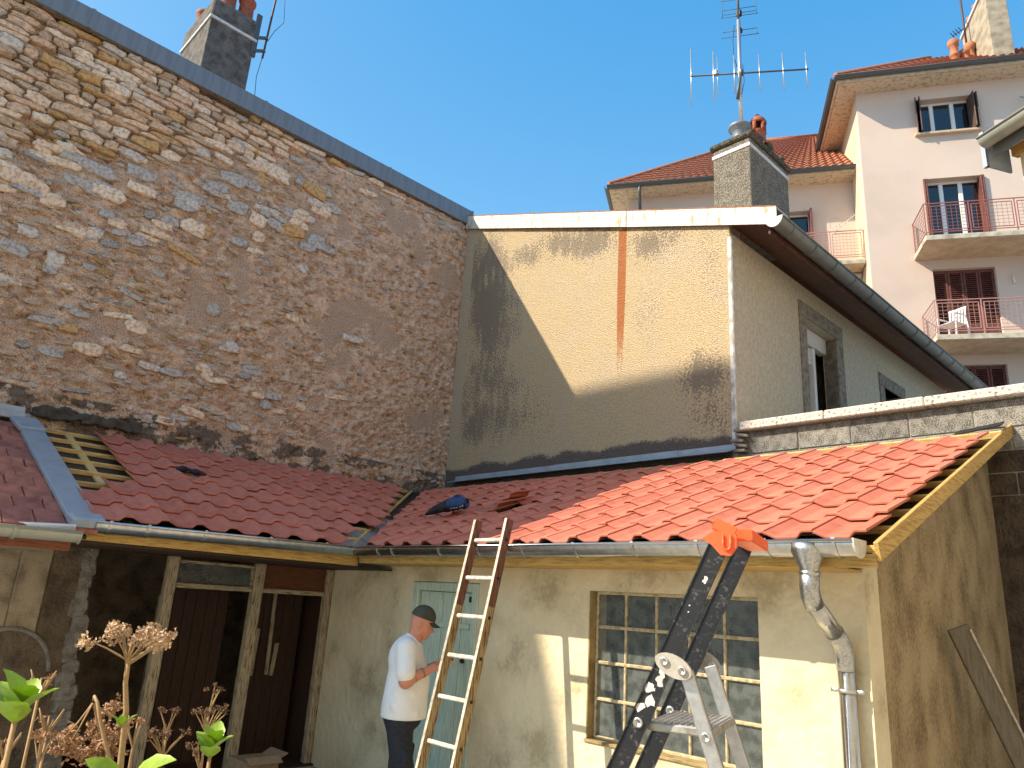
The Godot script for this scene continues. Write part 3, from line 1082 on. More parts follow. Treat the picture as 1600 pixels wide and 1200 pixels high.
# slope frame of the two new roofs: origin on the eave, x across, z down the slope
func main_slope() -> Transform3D:
	return Transform3D(Basis(Vector3.RIGHT, Vector3(0, cos(PITCH), sin(PITCH)), Vector3(0, -sin(PITCH), cos(PITCH))), V(0, .44, -4.27))

func wing_slope() -> Transform3D:
	var b := Basis(Vector3(0, 0, -1), Vector3(sin(PITCH), cos(PITCH), 0), Vector3(cos(PITCH), -sin(PITCH), 0))
	b = Basis(Vector3.RIGHT, .0104) * b
	return Transform3D(b, V(-6.6, .402, 0))

# the front wall stands 4.75 m off: points read on it at 4.57 m are scaled out
func W(x: float, y: float, z: float) -> Vector3:
	return V(x * 1.039, y * 1.039 if y > -H + .05 else y, z - .18)

# the same for the wing front, 7.84 m off
func WW(x: float, y: float, z: float) -> Vector3:
	return V(x - .34, y * 1.045 if y > -H + .05 else y, z * 1.045)

func build_lean_to() -> void:
	roman = roman_tile()
	var t := thing("lean_to", "low cream lean-to with new orange tiles, grid window and green door", "outbuilding", V(-4.2, -H, -5.5))
	# walls round the door and window openings
	var zf := -4.57
	var zb := -4.79
	var st := S()
	for c in [[-7.5, -6.02, -H, .40], [-6.02, -5.06, .17, .40], [-5.06, -3.79, -H, .40], [-3.79, -2.40, .145, .40], [-3.79, -2.40, -H, -.90], [-2.40, -1.73, -H, .40]]:
		slab(st, W(c[0], c[2], zb), W(c[1], c[3], zf))
	part("front_wall", st, M.front_render, t)
	st = S()
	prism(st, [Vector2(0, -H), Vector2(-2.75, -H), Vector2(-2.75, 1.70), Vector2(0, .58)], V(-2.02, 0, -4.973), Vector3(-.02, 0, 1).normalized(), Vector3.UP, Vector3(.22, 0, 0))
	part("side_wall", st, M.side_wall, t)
	st = S()
	slab(st, V(-7.6, -H + .003, -7.69), V(-2.05, -H + .03, -4.98))
	slab(st, V(-9.5, -H, -7.694), V(-2.05, 1.7, -7.66))
	part("inner_wall", st, M.core, t)
	# pale green plank door
	st = S()
	slab(st, W(-6.015, -H, -4.66), W(-5.93, .165, -4.56), .008)
	slab(st, W(-5.15, -H, -4.66), W(-5.065, .165, -4.56), .008)
	slab(st, W(-5.927, .085, -4.66), W(-5.153, .165, -4.562), .008)
	var door := part("door", st, M.door_green, t)
	var dx := [-5.925, -5.75, -5.59, -5.46, -5.31, -5.155]
	for k in 5:
		st = S()
		slab(st, W(dx[k] + .003, -H + .01, -4.63), W(dx[k + 1] - .003, .08, -4.60 + (k % 2) * .003), .006)
		part("plank", st, M.door_green, door)
	st = S()
	slab(st, W(-5.62, -.235, -4.596), W(-5.18, -.185, -4.585), .004)
	part("hinge_strap", st, M.door_green, door)
	st = S(true)
	lathe(st, [[.0, 0], [.018, .002], [.022, .02], [.014, .035], [0, .038]], 10, W(-5.235, -.50, -4.597), Basis(Vector3.RIGHT, PI * .5))
	part("door_knob", st, M.iron, door)
	st = S()
	slab(st, W(-5.175, .0, -4.60), W(-5.145, .05, -4.553), .004)
	slab(st, W(-5.175, -1.0, -4.60), W(-5.145, -.94, -4.553), .004)
	part("hinge", st, M.iron, door)
	# steel grid window, four rows of five panes, set back in its reveal
	st = S()
	slab(st, W(-3.789, -.895, -4.69), W(-3.781, .143, -4.573))
	var win := part("window", st, M.reveal, t)
	st = S()
	slab(st, W(-3.80, -.92, -4.72), W(-2.39, -.898, -4.555), .004)
	part("sill", st, M.reveal, win)
	var wx := [-3.768, -3.497, -3.226, -2.955, -2.684, -2.412]
	var wy := [.135, -.115, -.37, -.625, -.888]
	for k in 6:
		st = S()
		var x0: float = wx[k]
		slab(st, W(x0 - .010, -.888, -4.672), W(x0 + .010, .135, -4.642), .005)
		part("glazing_bar", st, M.steel_frame, win)
	for j in 5:
		st = S()
		var yy: float = wy[j]
		slab(st, W(-3.768, yy - .012, -4.676), W(-2.412, yy + .012, -4.638), .005)
		part("glazing_bar", st, M.steel_frame, win)
	for j in 4:
		for k in 5:
			st = S()
			slab(st, W(wx[k] + .011, wy[j + 1] + .012, -4.660), W(wx[k + 1] - .011, wy[j] - .012, -4.656))
			part("pane", st, M.pane, win)
	# roof deck under the tiles
	var sf := main_slope()
	var sn := sf.basis.y
	var up := -sf.basis.z
	st = S()
	prism(st, [Vector2(-6.6 + .0, -.02), Vector2(-1.56, -.02), Vector2(-1.56, 3.68), Vector2(-9.55, 3.68), Vector2(-9.55, 3.18)], V(0, .44, -4.27) - sn * .062, Vector3.RIGHT, up, sn * .02)
	var roof := part("roof_deck", st, M.membrane, t)
	# battens, their ends show at the verge
	for k in 9:
		var s := .06 + GAUGE * k + .30
		var c := V(0, .44, -4.27) + up * s - sn * .02
		st = S()
		bar(st, Vector3(maxf(-6.55 - s * .93, -9.4), c.y, c.z), Vector3(-1.548, c.y, c.z), .036, .042, up, .003)
		part("batten", st, M.batten_x, roof)
	st = S()
	var rc := V(0, .44, -4.27) + up * 3.30 - sn * .0
	bar(st, Vector3(-4.2, rc.y, rc.z), Vector3(-1.52, rc.y, rc.z), .05, .06, up, .004)
	part("top_timber", st, M.batten_x, roof)
	st = S()
	var re := V(0, .44, -4.27) + up * 3.42 + sn * .02
	box(st, Vector3(-1.72, re.y + .03, re.z), Vector3(.38, .012, .2), sf.basis * Basis(Vector3.BACK, .12))
	part("felt_offcut", st, M.membrane, roof)
	# tiles, cut along the valley
	var valley_n := Vector3(-1, 0, 1).normalized() * -1.0
	var vp := Plane(valley_n, V(-6.6 + .10, 0, -4.27))
	for r in 8:
		for k in 28:
			var x0 := -1.585 - COVER * (k + 1)
			var s := .02 + GAUGE * r
			var tf := sf * Transform3D(Basis(Vector3.UP, rng.randfn(0, .004)) * Basis(Vector3.BACK, rng.randfn(0, .006)), Vector3(x0 + rng.randfn(0, .0015), rng.randfn(.002, .0015), -s + rng.randfn(0, .003)))
			var near_c := vp.distance_to(tf * Vector3(0, 0, 0))
			var far_c := vp.distance_to(tf * Vector3(COVER, 0, 0))
			var near_b := vp.distance_to(tf * Vector3(0, 0, -TLEN))
			var far_b := vp.distance_to(tf * Vector3(COVER, 0, -TLEN))
			if maxf(maxf(near_c, far_c), maxf(near_b, far_b)) < .05: continue
			if tf.origin.x < -9.5: continue
			var m: Material = M.tile[rng.randi() % 4]
			# one tile is lifted where a second lies on it
			if r == 3 and k == 13: continue
			if minf(minf(near_c, far_c), minf(near_b, far_b)) < 0.0:
				part("roof_tile", clipped(roman, tf, vp), m, roof)
			else:
				inst("roof_tile", roman, m, roof, tf)
	# valley of folded zinc
	st = S()
	var va := V(-6.52, .455, -4.19)
	var vb := V(-9.55, 1.655, -7.22)
	for side in [Vector3(1, 0, 0) * .34 - Vector3.ZERO, Vector3(0, 0, 1) * .40]:
		var lift := Vector3(0, -.062, 0)
		var q0 := va + lift
		var q1 := vb + lift
		face(st, [q0, q1, q1 + side, q0 + side], Vector3.UP)
	part("valley", st, M.valley, roof)
	# timber: fascia, verge board, soffit
	st = S()
	slab(st, V(-6.58, .315, -4.295), V(-1.545, .435, -4.27), .003)
	part("fascia", st, M.pine_x, t)
	st = S()
	slab(st, V(-6.6, .318, -4.745), V(-1.81, .33, -4.298))
	part("soffit", st, M.pine_x, t)
	st = S()
	var b0 := V(-1.53, .398, -4.262)
	bar(st, b0, b0 + up * 3.72, .105, .028, sn, .003)
	part("verge_board", st, M.pine_z, t)
	# zinc soaker at the head of the roof, against the gable
	var fx := [-9.28, -7.1, -5.02, -4.235]
	for k in 3:
		st = S()
		slab(st, V(fx[k] + .002, 1.865, -7.694), V(fx[k + 1] - .002, 1.955 + .004 * (k % 2), -7.672 + .004 * (k % 2)), .004)
		bar(st, V(fx[k] + .003, 1.862, -7.58), V(fx[k + 1] - .003, 1.862, -7.58), .004, .19, Vector3(0, 1, .35))
		part("head_flashing", st, M.zinc_blue, t)
	# gutter, straps, end cap
	var gz := -4.185
	var gy := .445
	var gut := part("gutter", gutter_shape(V(-6.52, gy + .006, gz), V(-1.60, gy, gz), .084, Vector3(0, 0, 1), .010), M.zinc_new, t)
	for x in [-6.05, -5.82, -5.13, -4.62, -4.11, -3.57, -3.05, -2.555, -2.10, -1.70]:
		part("gutter_hook", strap_shape(V(x, gy + .004, gz), Vector3.RIGHT, .086, Vector3(0, 0, 1), .022), M.zinc_new, gut)
	part("end_cap", half_disc(V(-1.60, gy + .012, gz), Vector3(0, 0, 1), Vector3.RIGHT, .09, .012), M.cap_pale, gut)
	# downpipe with hopper and swan neck
	st = S(true)
	lathe(st, [[.05, -.165], [.053, -.11], [.096, -.02], [.098, .03], [.090, .03]], 20, V(-1.872, gy - .035, gz + .012))
	var dp := part("downpipe", st, M.galva, t)
	st = S(true)
	lathe(st, [[.052, 0], [.057, .004], [.057, .022], [.052, .026]], 20, V(-1.873, gy - .185, gz + .012))
	part("collar", st, M.zinc_new, dp)
	st = S(true)
	tube(st, [V(-1.874, .27, gz + .012), V(-1.880, .20, gz + .006), V(-1.886, .150, gz - .02), V(-1.890, .105, gz - .065)], .054, 18)
	part("bend", st, M.galva, dp)
	st = S(true)
	tube(st, [V(-1.889, .118, gz - .05), V(-1.912, -.055, gz - .40)], .050, 18)
	part("offset_pipe", st, M.zinc_new, dp)
	st = S(true)
	tube(st, [V(-1.909, -.035, gz - .36), V(-1.911, -.075, gz - .43), V(-1.912, -.125, gz - .475), V(-1.912, -.18, gz - .495), V(-1.912, -.25, gz - .50)], .054, 18)
	part("bend", st, M.galva, dp)
	st = S(true)
	tube(st, [V(-1.912, -.23, gz - .50), V(-1.912, -H, gz - .50)], .050, 18)
	part("drop_pipe", st, M.zinc_new, dp)
	var ring := S(true)
	lathe(ring, [[.051, 0], [.057, .0], [.057, .024], [.051, .024]], 18, V(-1.912, -.372, gz - .50))
	box(ring, V(-1.837, -.36, gz - .50), Vector3(.045, .026, .018), Basis(), .004)
	box(ring, V(-1.987, -.36, gz - .50), Vector3(.045, .026, .018), Basis(), .004)
	part("pipe_clip", ring, M.bolt, dp)

# ================================================================ open-fronted wing along the rubble wall
func build_wing() -> void:
	var t := thing("wing_shed", "open shed with peeling posts under red tiles along the rubble wall", "outbuilding", V(-8.3, -H, -3.2))
	var sf := wing_slope()
	var sn := sf.basis.y
	var up := -sf.basis.z
	var o := sf.origin
	var along := sf.basis.x       # towards the gable
	var pt := func(z: float, s: float, h: float) -> Vector3: return o + along * (-z) + up * s + sn * h
	var st := S()
	prism(st, [Vector2(1.72, -.02), Vector2(4.27, -.02), Vector2(7.22, 3.18), Vector2(1.72, 3.18)], o - sn * .062, along, up, sn * .02)
	var roof := part("roof_deck", st, M.membrane, t)
	for k in 9:
		var s := .06 + GAUGE * k + .30
		var zend := -4.12 - s * .90
		if s > 3.1: continue
		st = S()
		bar(st, pt.call(-1.74, s, -.018), pt.call(zend, s, -.018), .036, .042, up, .003)
		part("batten", st, M.batten_z, roof)
	for z in [-2.09]:
		st = S()
		bar(st, pt.call(z, .1, -.036), pt.call(z, 3.1, -.036), .075, .03, along, .003)
		part("counter_batten", st, M.batten_x, roof)
	st = S()
	bar(st, V(-6.66, .425, -4.16), V(-9.45, 1.62, -6.95), .03, .035, Vector3.UP, .003)
	part("valley_batten", st, M.batten_x, roof)
	for r in 8:
		for k in 19:
			var z0 := -1.76 - COVER * k
			var s := .02 + GAUGE * r
			# tiles still missing by the zinc strip
			if k == 0 and r >= 2: continue
			if k == 1 and r >= 3: continue
			# stepped edge short of the valley
			if z0 - COVER < -4.27 - s * .93 - .06: continue
			var tf := sf * Transform3D(Basis(Vector3.UP, rng.randfn(0, .004)) * Basis(Vector3.BACK, rng.randfn(0, .006)), Vector3(-z0 + rng.randfn(0, .0015), rng.randfn(.002, .0015), -s + rng.randfn(0, .003)))
			inst("roof_tile", roman, M.tile[rng.randi() % 4], roof, tf)
	# fascia, soffit beam, gutter
	st = S()
	slab(st, V(-6.64, .285, -4.28), V(-6.61, .40, -1.70), .003)
	part("fascia", st, M.pine_z, t)
	st = S()
	slab(st, V(-7.98, .266, -4.74), V(-6.645, .28, -1.72))
	part("soffit", st, M.brown_wood, t)
	var ga := V(-6.53, .458, -4.20)
	var gb := V(-6.53, .424, -1.76)
	var gut := part("gutter", gutter_shape(gb, ga, .084, Vector3.RIGHT, .010), M.zinc_new, t)
	for z in [-1.86, -2.15, -2.62, -3.22, -3.8]:
		var f := inverse_lerp(-4.20, -1.76, z)
		part("gutter_hook", strap_shape(Vector3(ga.x, lerpf(ga.y, gb.y, f) + .004, z), Vector3(0, 0, 1), .086, Vector3.RIGHT, .022), M.zinc_new, gut)
	# posts, rails and panels of the front (x = -7.5)
	for p in [[-2.74, -2.84], [-3.625, -3.735], [-4.475, -4.56]]:
		st = S()
		slab(st, WW(-7.56, -H, p[1]), WW(-7.47, .255, p[0]), .008)
		part("post", st, M.old_wood, t)
	for p in [[-2.845, -3.62], [-3.74, -4.47]]:
		st = S()
		slab(st, WW(-7.54, -.035, p[1]), WW(-7.48, .012, p[0]), .006)
		part("rail", st, M.old_wood_z, t)
	st = S()
	slab(st, WW(-7.545, .20, -3.62), WW(-7.50, .225, -2.845))
	slab(st, WW(-7.545, .014, -3.62), WW(-7.515, .2, -3.60))
	part("transom_frame", st, M.old_wood_z, t)
	st = S()
	slab(st, WW(-7.53, .014, -3.60), WW(-7.522, .2, -2.845))
	part("transom_pane", st, M.pane, t)
	st = S()
	slab(st, WW(-7.54, .014, -4.47), WW(-7.515, .25, -3.74))
	part("transom_panel", st, M.orange_wood, t)
	# inside: plank doors pushed back, floor, ceiling, end walls
	for k in 5:
		st = S()
		slab(st, WW(-8.05, -H, -3.62 + k * .115), WW(-8.02, .0, -3.51 + k * .115), .006)
		part("back_plank", st, M.brown_wood, t)
	for k in 5:
		st = S()
		slab(st, WW(-8.0, -H, -4.48 + k * .115), WW(-7.97, .0, -4.37 + k * .115), .006)
		part("back_plank", st, M.brown_wood, t)
	st = S()
	slab(st, WW(-8.3, -1.3, -3.25), WW(-8.26, -.12, -2.98))
	part("pale_panel", st, M.cream_old, t)
	st = S()
	slab(st, WW(-9.6, -H, -4.60), WW(-7.52, .26, -4.565))
	slab(st, WW(-9.6, -H, -2.06), WW(-7.62, .5, -2.02))
	slab(st, WW(-9.6, -H + .004, -4.6), WW(-7.4, -H + .02, -2.0))
	part("inner_wall", st, M.brown_wood, t)
	for p in [[-3.95, .16, .5], [-4.12, .10, .9], [-4.2, .12, .35]]:
		st = S()
		box(st, WW(-7.93, -.9 + p[2] * .5, p[0]), Vector3(.012, p[2], p[1] * .4), Basis(Vector3.RIGHT, rng.randf_range(-.06, .06)))
		part("loose_lath", st, M.old_wood, t)

# ================================================================ older building at the left edge
func build_outbuilding() -> void:
	var t := thing("old_outbuilding", "older outbuilding with dark flat tiles, zinc upstand and green-grey gutter", "outbuilding", V(-8, -H, -1.0))
	# frame of the old slope: a little lower than the new one
	var sf := wing_slope()
	sf.origin += Vector3(0, -.045, 0) + sf.basis.z * .12
	var sn := sf.basis.y
	var up := -sf.basis.z
	var along := sf.basis.x
	var o := sf.origin
	var st := S()
	prism(st, [Vector2(-.4, 0.0), Vector2(1.72, 0.0), Vector2(1.72, 3.2), Vector2(-.4, 3.2)], o - sn * .05, along, up, sn * .025)
	var roof := part("roof_deck", st, M.membrane, t)
	# flat tile with a side roll and a nib
	var w := .215
	var g := .285
	var tm := S()
	box(tm, Vector3(w * .5, .014 + .012, -.16), Vector3(w - .006, .040, .32), Basis(Vector3.RIGHT, .085), .007)
	box(tm, Vector3(w - .016, .024 + .012, -.16), Vector3(.026, .026, .32), Basis(Vector3.RIGHT, .05), .007)
	box(tm, Vector3(w * .42, .034, -.17), Vector3(.035, .02, .03), Basis(Vector3.RIGHT, .05), .008)
	box(tm, Vector3(w * .62, .034, -.035), Vector3(.06, .016, .018), Basis(Vector3.RIGHT, .05), .006)
	var tmesh := mesh_of(tm)
	for r in 11:
		for k in 10:
			var x0 := -.36 + k * w + (w * .5 if r % 2 == 1 else 0.0)
			if x0 > 1.60: continue
			var tf := sf * Transform3D(Basis(Vector3.UP, rng.randfn(0, .012)) * Basis(Vector3.BACK, rng.randfn(0, .014)), Vector3(x0, rng.randfn(0, .002), -g * r + rng.randfn(0, .004)))
			inst("roof_tile", tmesh, M.tile_old[rng.randi() % 3], roof, tf)
	# zinc-clad upstand between the old and the new roof
	var nf := wing_slope()
	var pt := func(z: float, s: float, h: float) -> Vector3: return nf.origin + nf.basis.x * (-z) - nf.basis.z * s + nf.basis.y * h
	st = S()
	bar(st, pt.call(-1.69, .02, .03), pt.call(-1.67, 2.62, .03), .235, .055, nf.basis.x, .012)
	var up_st := part("zinc_upstand", st, M.zinc_blue, t)
	st = S()
	bar(st, pt.call(-1.715, -.13, .03), pt.call(-1.70, .04, .025), .25, .09, nf.basis.x, .02)
	part("end_fold", st, M.zinc_blue, up_st)
	st = S()
	bar(st, pt.call(-1.66, 2.60, .06), pt.call(-1.60, 2.92, .09), .26, .06, nf.basis.x, .014)
	part("top_fold", st, M.zinc_blue, up_st)
	st = S()
	slab(st, V(-9.50, 1.60, -1.62), V(-9.36, 1.68, .3), .008)
	slab(st, V(-9.53, 1.68, -1.62), V(-9.47, 1.76, .3), .004)
	part("head_flashing", st, M.zinc_blue, t)
	# gutter with fascia
	var gut := part("gutter", gutter_shape(V(-6.46, .315, .2), V(-6.46, .330, -1.655), .078, Vector3.RIGHT, .010), M.gutter_green, t)
	part("end_cap", half_disc(V(-6.46, .330, -1.655), Vector3.RIGHT, Vector3(0, 0, -1), .08, .006), M.gutter_green, gut)
	for z in [-1.22, -.5]:
		part("gutter_hook", strap_shape(V(-6.46, .324, z), Vector3(0, 0, 1), .080, Vector3.RIGHT, .024), M.gutter_green, gut)
	st = S()
	slab(st, V(-6.60, .19, -1.64), V(-6.565, .32, .3), .004)
	part("fascia", st, M.red_fascia, t)
	st = S()
	slab(st, V(-7.9, .20, -1.64), V(-6.605, .215, .3))
	part("soffit", st, M.cream_old, t)
	st = S(true)
	tube(st, [V(-6.50, .352, -1.20), V(-6.47, .362, -1.62)], [.012, .03], 10)
	part("spare_pipe", st, M.plastic_white, t)
	# pier with a torn edge
	st = S()
	slab(st, WW(-7.75, -H, -1.52), WW(-7.52, .22, .3))
	part("wall", st, M.cream_old, t)
	st = S()
	slab(st, WW(-7.75, -H, -1.76), WW(-7.505, .25, -1.525), .01)
	part("pilaster", st, M.cream_old, t)
	st = S()
	slab(st, WW(-7.75, -H, -2.10), WW(-7.512, .27, -1.763), .01)
	part("pier", st, M.pier, t)
	var y := -H
	var lump := 0
	while y < .2:
		var f := (y + H) / (.2 + H)
		var h := rng.randf_range(.09, .2)
		var tf := Transform3D(Basis(Vector3.UP, rng.randf_range(-.2, .5)) * Basis(Vector3.RIGHT, rng.randf_range(-.25, .25)) * Basis.from_scale(Vector3(.06, h * 1.25, lerpf(.26, .10, f) * rng.randf_range(.8, 1.2))), WW(-7.55, y + h * .5, -2.085 + .03 * f + rng.randf_range(-.02, .02)))
		inst("broken_stone", stone_mesh(700 + lump), M.pier_pale, t, tf)
		lump += 1
		y += h * .8
	# arched hood low on the pier
	st = S(true)
	var arc := []
	for k in 13:
		var a := PI * .02 + PI * .62 * k / 12.0
		arc.append(WW(-7.50, -.80 + sin(a) * .36, -1.58 - cos(a) * .34))
	tube(st, arc, .022, 8)
	part("arch_rim", st, M.pier_pale, t)
	st = S()
	var ap := []
	for k in 15:
		var a := PI * k / 14.0
		ap.append(Vector2(1.58 + cos(a) * .33, -.80 + sin(a) * .35))
	ap.append(Vector2(1.25, -H)); ap.append(Vector2(1.91, -H))
	prism(st, ap, V(-7.84, 0, -.07), Vector3(0, 0, -1), Vector3.UP, Vector3(.012, 0, 0))
	part("arch_panel", st, M.pier, t)

# ================================================================ tall neighbour out of the frame that shades the court
func build_neighbour() -> void:
	var t := thing("neighbour_house", "tall pale neighbouring house with a raised firewall beyond the rubble wall", "house", V(-19, -H, 3))
	# profile in (z, y), run along x; ridge wall and stepped roof
	var k := 5.535
	var dz := 1.5 * k
	var dy := 1.463 * k
	var prof := [Vector2(.1, 10.63), Vector2(.62, 10.6), Vector2(.40, 9.4), Vector2(.42, 8.72), Vector2(.9, 8.25), Vector2(1.6, 7.98), Vector2(2.70, 7.66), Vector2(2.74, 7.16), Vector2(3.1, 6.9), Vector2(3.35, 6.6)]
	var poly := []
	for p in prof: poly.append(Vector2(p.x + dz, p.y + dy))
	poly.append(Vector2(3.35 + dz, -H)); poly.append(Vector2(.1 + dz, -H))
	var st := S()
	prism(st, poly, V(-24, 0, 0), Vector3(0, 0, 1), Vector3.UP, Vector3(9, 0, 0))
	part("wall", st, M.neighbour, t)

# ================================================================ unseen house front, added to bounce warm sunlight into the court
func build_bounce_facade() -> void:
	var t := thing("bounce_facade", "added unseen cream house front with six windows that bounces sunlight into the court", "house", V(1.9, -H, 1))
	var st := S()
	var zs := [-6.8, -4.4, -3.4, -.4, .6, 3.6, 4.6, 12.0]
	for k in 7:
		if k % 2 == 0:
			slab(st, V(1.6, -H, zs[k]), V(1.9, 8.5, zs[k + 1]))
		else:
			slab(st, V(1.6, -H, zs[k]), V(1.9, -.6, zs[k + 1]))
			slab(st, V(1.6, .8, zs[k]), V(1.9, 2.6, zs[k + 1]))
			slab(st, V(1.6, 4.0, zs[k]), V(1.9, 8.5, zs[k + 1]))
	part("wall", st, M.neighbour, t)
	for k in [1, 3, 5]:
		for y in [-.6, 2.6]:
			st = S()
			slab(st, V(1.72, y, zs[k]), V(1.78, y + 1.4, zs[k + 1]))
			part("window", st, M.glass, t)
	st = S()
	prism(st, [Vector2(1.3, 8.5), Vector2(7.0, 11.1), Vector2(7.0, 11.3), Vector2(1.3, 8.7)], V(0, 0, -7.0), Vector3.RIGHT, Vector3.UP, Vector3(0, 0, 19.2))
	part("roof", st, M.tile_far, t)

# ================================================================ pink apartment house
func L(u: float, y: float, w: float) -> Vector3:
	return Vector3(u, y + H, -w)

# slope of small clay tiles far off: courses of half-round tiles in one mesh
func far_tiles(quad4: Array, nu: int, nv: int) -> SurfaceTool:
	var st := S()
	var a: Vector3 = quad4[0]
	var b: Vector3 = quad4[1]
	var c: Vector3 = quad4[2]
	var d: Vector3 = quad4[3]
	var n := (b - a).cross(d - a).normalized()
	if n.y < 0: n = -n
	var pt := func(u: float, v: float, h: float) -> Vector3: return a.lerp(b, u).lerp(d.lerp(c, u), v) + n * h
	var prof := [[0.0, 0.0], [.18, .012], [.34, .045], [.52, .055], [.70, .045], [.86, .012], [1.0, 0.0]]
	for j in nv:
		var v0 := float(j) / nv
		var v1 := float(j + 1) / nv
		for i in nu:
			for k in 6:
				var u0: float = (i + prof[k][0]) / nu
				var u1: float = (i + prof[k + 1][0]) / nu
				var h0: float = prof[k][1]
				var h1: float = prof[k + 1][1]
				face(st, [pt.call(u0, v0, h0 + .04), pt.call(u1, v0, h1 + .04), pt.call(u1, v1, h1), pt.call(u0, v1, h0)], n)
				face(st, [pt.call(u0, v0, h0 - .0), pt.call(u1, v0, h1 - .0), pt.call(u1, v0, h1 + .04), pt.call(u0, v0, h0 + .04)], a - d)
	return st

# window or french window with white frame and leaves, in an opening of a wall at w
func pink_window(t: Node3D, u0: float, u1: float, y0: float, y1: float, w: float, leaves: Array) -> MeshInstance3D:
	var st := S()
	var d := w + .22
	slab(st, L(u0, y0, d + .06), L(u0 + .07, y1, d), .01)
	slab(st, L(u1 - .07, y0, d + .06), L(u1, y1, d), .01)
	slab(st, L(u0 + .07, y1 - .07, d + .06), L(u1 - .07, y1, d), .01)
	slab(st, L(u0 + .07, y0, d + .06), L(u1 - .07, y0 + .08, d), .01)
	for k in range(1, leaves.size() - 1):
		slab(st, L(leaves[k] - .055, y0 + .08, d + .055), L(leaves[k] + .055, y1 - .07, d - .012), .01)
	var o := part("window", st, M.pvc, t)
	for k in leaves.size() - 1:
		st = S()
		slab(st, L(leaves[k] + .055, y0 + .08, d + .04), L(leaves[k + 1] - .055, y1 - .07, d + .034))
		part("pane", st, M.glass, o)
	return o

func louver(t: Node3D, u0: float, u1: float, y0: float, y1: float, w: float, m: Material) -> void:
	var n := 4
	for k in n:
		var a := lerpf(u0, u1, float(k) / n) + .006
		var b := lerpf(u0, u1, float(k + 1) / n) - .006
		var st := S()
		slab(st, L(a, y0, w + .04), L(a + .05, y1, w), .006)
		slab(st, L(b - .05, y0, w + .04), L(b, y1, w), .006)
		slab(st, L(a + .05, y0, w + .04), L(b - .05, y0 + .75, w + .005), .006)
		slab(st, L(a + .05, y1 - .08, w + .04), L(b - .05, y1, w + .002), .006)
		var leaf := part("shutter", st, m, t)
		st = S()
		var y := y0 + .78
		while y < y1 - .1:
			box(st, L((a + b) * .5, y, w + .02), Vector3(b - a - .1, .012, .05), Basis(Vector3.RIGHT, .7))
			y += .055
		part("louvres", st, m, leaf).set_meta("kind", "stuff")

func balcony(t: Node3D, u0: float, u1: float, ytop: float, w: float, deep: float, m: Material, left_side := true) -> void:
	var st := S()
	slab(st, L(u0, ytop - .14, w - .002), L(u1, ytop, w - deep), .01)
	var b := part("balcony", st, M.slab, t)
	st = S()
	slab(st, L(u0 + .02, ytop - .148, w - .002), L(u1 - .02, ytop - .141, w - deep + .02))
	part("slab_underside", st, M.slab_under, b)
	# railing: posts, rails, framed wire mesh
	var f := w - deep + .05
	var bays := maxi(1, int(round((u1 - u0) / 1.05)))
	var rail := S()
	bar(rail, L(u0 + .04, ytop + .92, f), L(u1, ytop + .92, f), .022, .022)
	bar(rail, L(u0 + .04, ytop + .10, f), L(u1, ytop + .10, f), .018, .018)
	if left_side:
		bar(rail, L(u0 + .04, ytop + .92, f), L(u0 + .04, ytop + .92, w), .022, .022)
		bar(rail, L(u0 + .04, ytop + .10, f), L(u0 + .04, ytop + .10, w), .018, .018)
	part("hand_rail", rail, m, b)
	for k in bays + 1:
		st = S()
		var u := lerpf(u0 + .04, u1, float(k) / bays)
		bar(st, L(u, ytop, f), L(u, ytop + .92, f), .022, .022)
		part("post", st, m, b)
	if left_side:
		st = S()
		bar(st, L(u0 + .04, ytop, w - .05), L(u0 + .04, ytop + .92, w - .05), .02, .02)
		part("post", st, m, b)
	for k in bays:
		var a := lerpf(u0 + .04, u1, float(k) / bays) + .06
		var e := lerpf(u0 + .04, u1, float(k + 1) / bays) - .06
		st = S()
		for yy in [.16, .84]: bar(st, L(a, ytop + yy, f), L(e, ytop + yy, f), .018, .018)
		for uu in [a, e]: bar(st, L(uu, ytop + .16, f), L(uu, ytop + .84, f), .018, .018)
		part("panel_frame", st, m, b)
		st = S()
		for q in range(1, 8): bar(st, L(lerpf(a, e, q / 8.0), ytop + .16, f), L(lerpf(a, e, q / 8.0), ytop + .84, f), .007, .007)
		for q in range(1, 7): bar(st, L(a, ytop + .16 + .68 * q / 7.0, f), L(e, ytop + .16 + .68 * q / 7.0, f), .007, .007)
		part("wire_mesh", st, m, b).set_meta("kind", "stuff")
	if left_side:
		st = S()
		for q in range(1, 8):
			var ww := lerpf(f, w, q / 8.0)
			bar(st, L(u0 + .04, ytop + .12, ww), L(u0 + .04, ytop + .90, ww), .007, .007)
		for q in range(1, 7): bar(st, L(u0 + .04, ytop + .1 + .8 * q / 7.0, f), L(u0 + .04, ytop + .1 + .8 * q / 7.0, w), .007, .007)
		part("wire_mesh", st, m, b).set_meta("kind", "stuff")

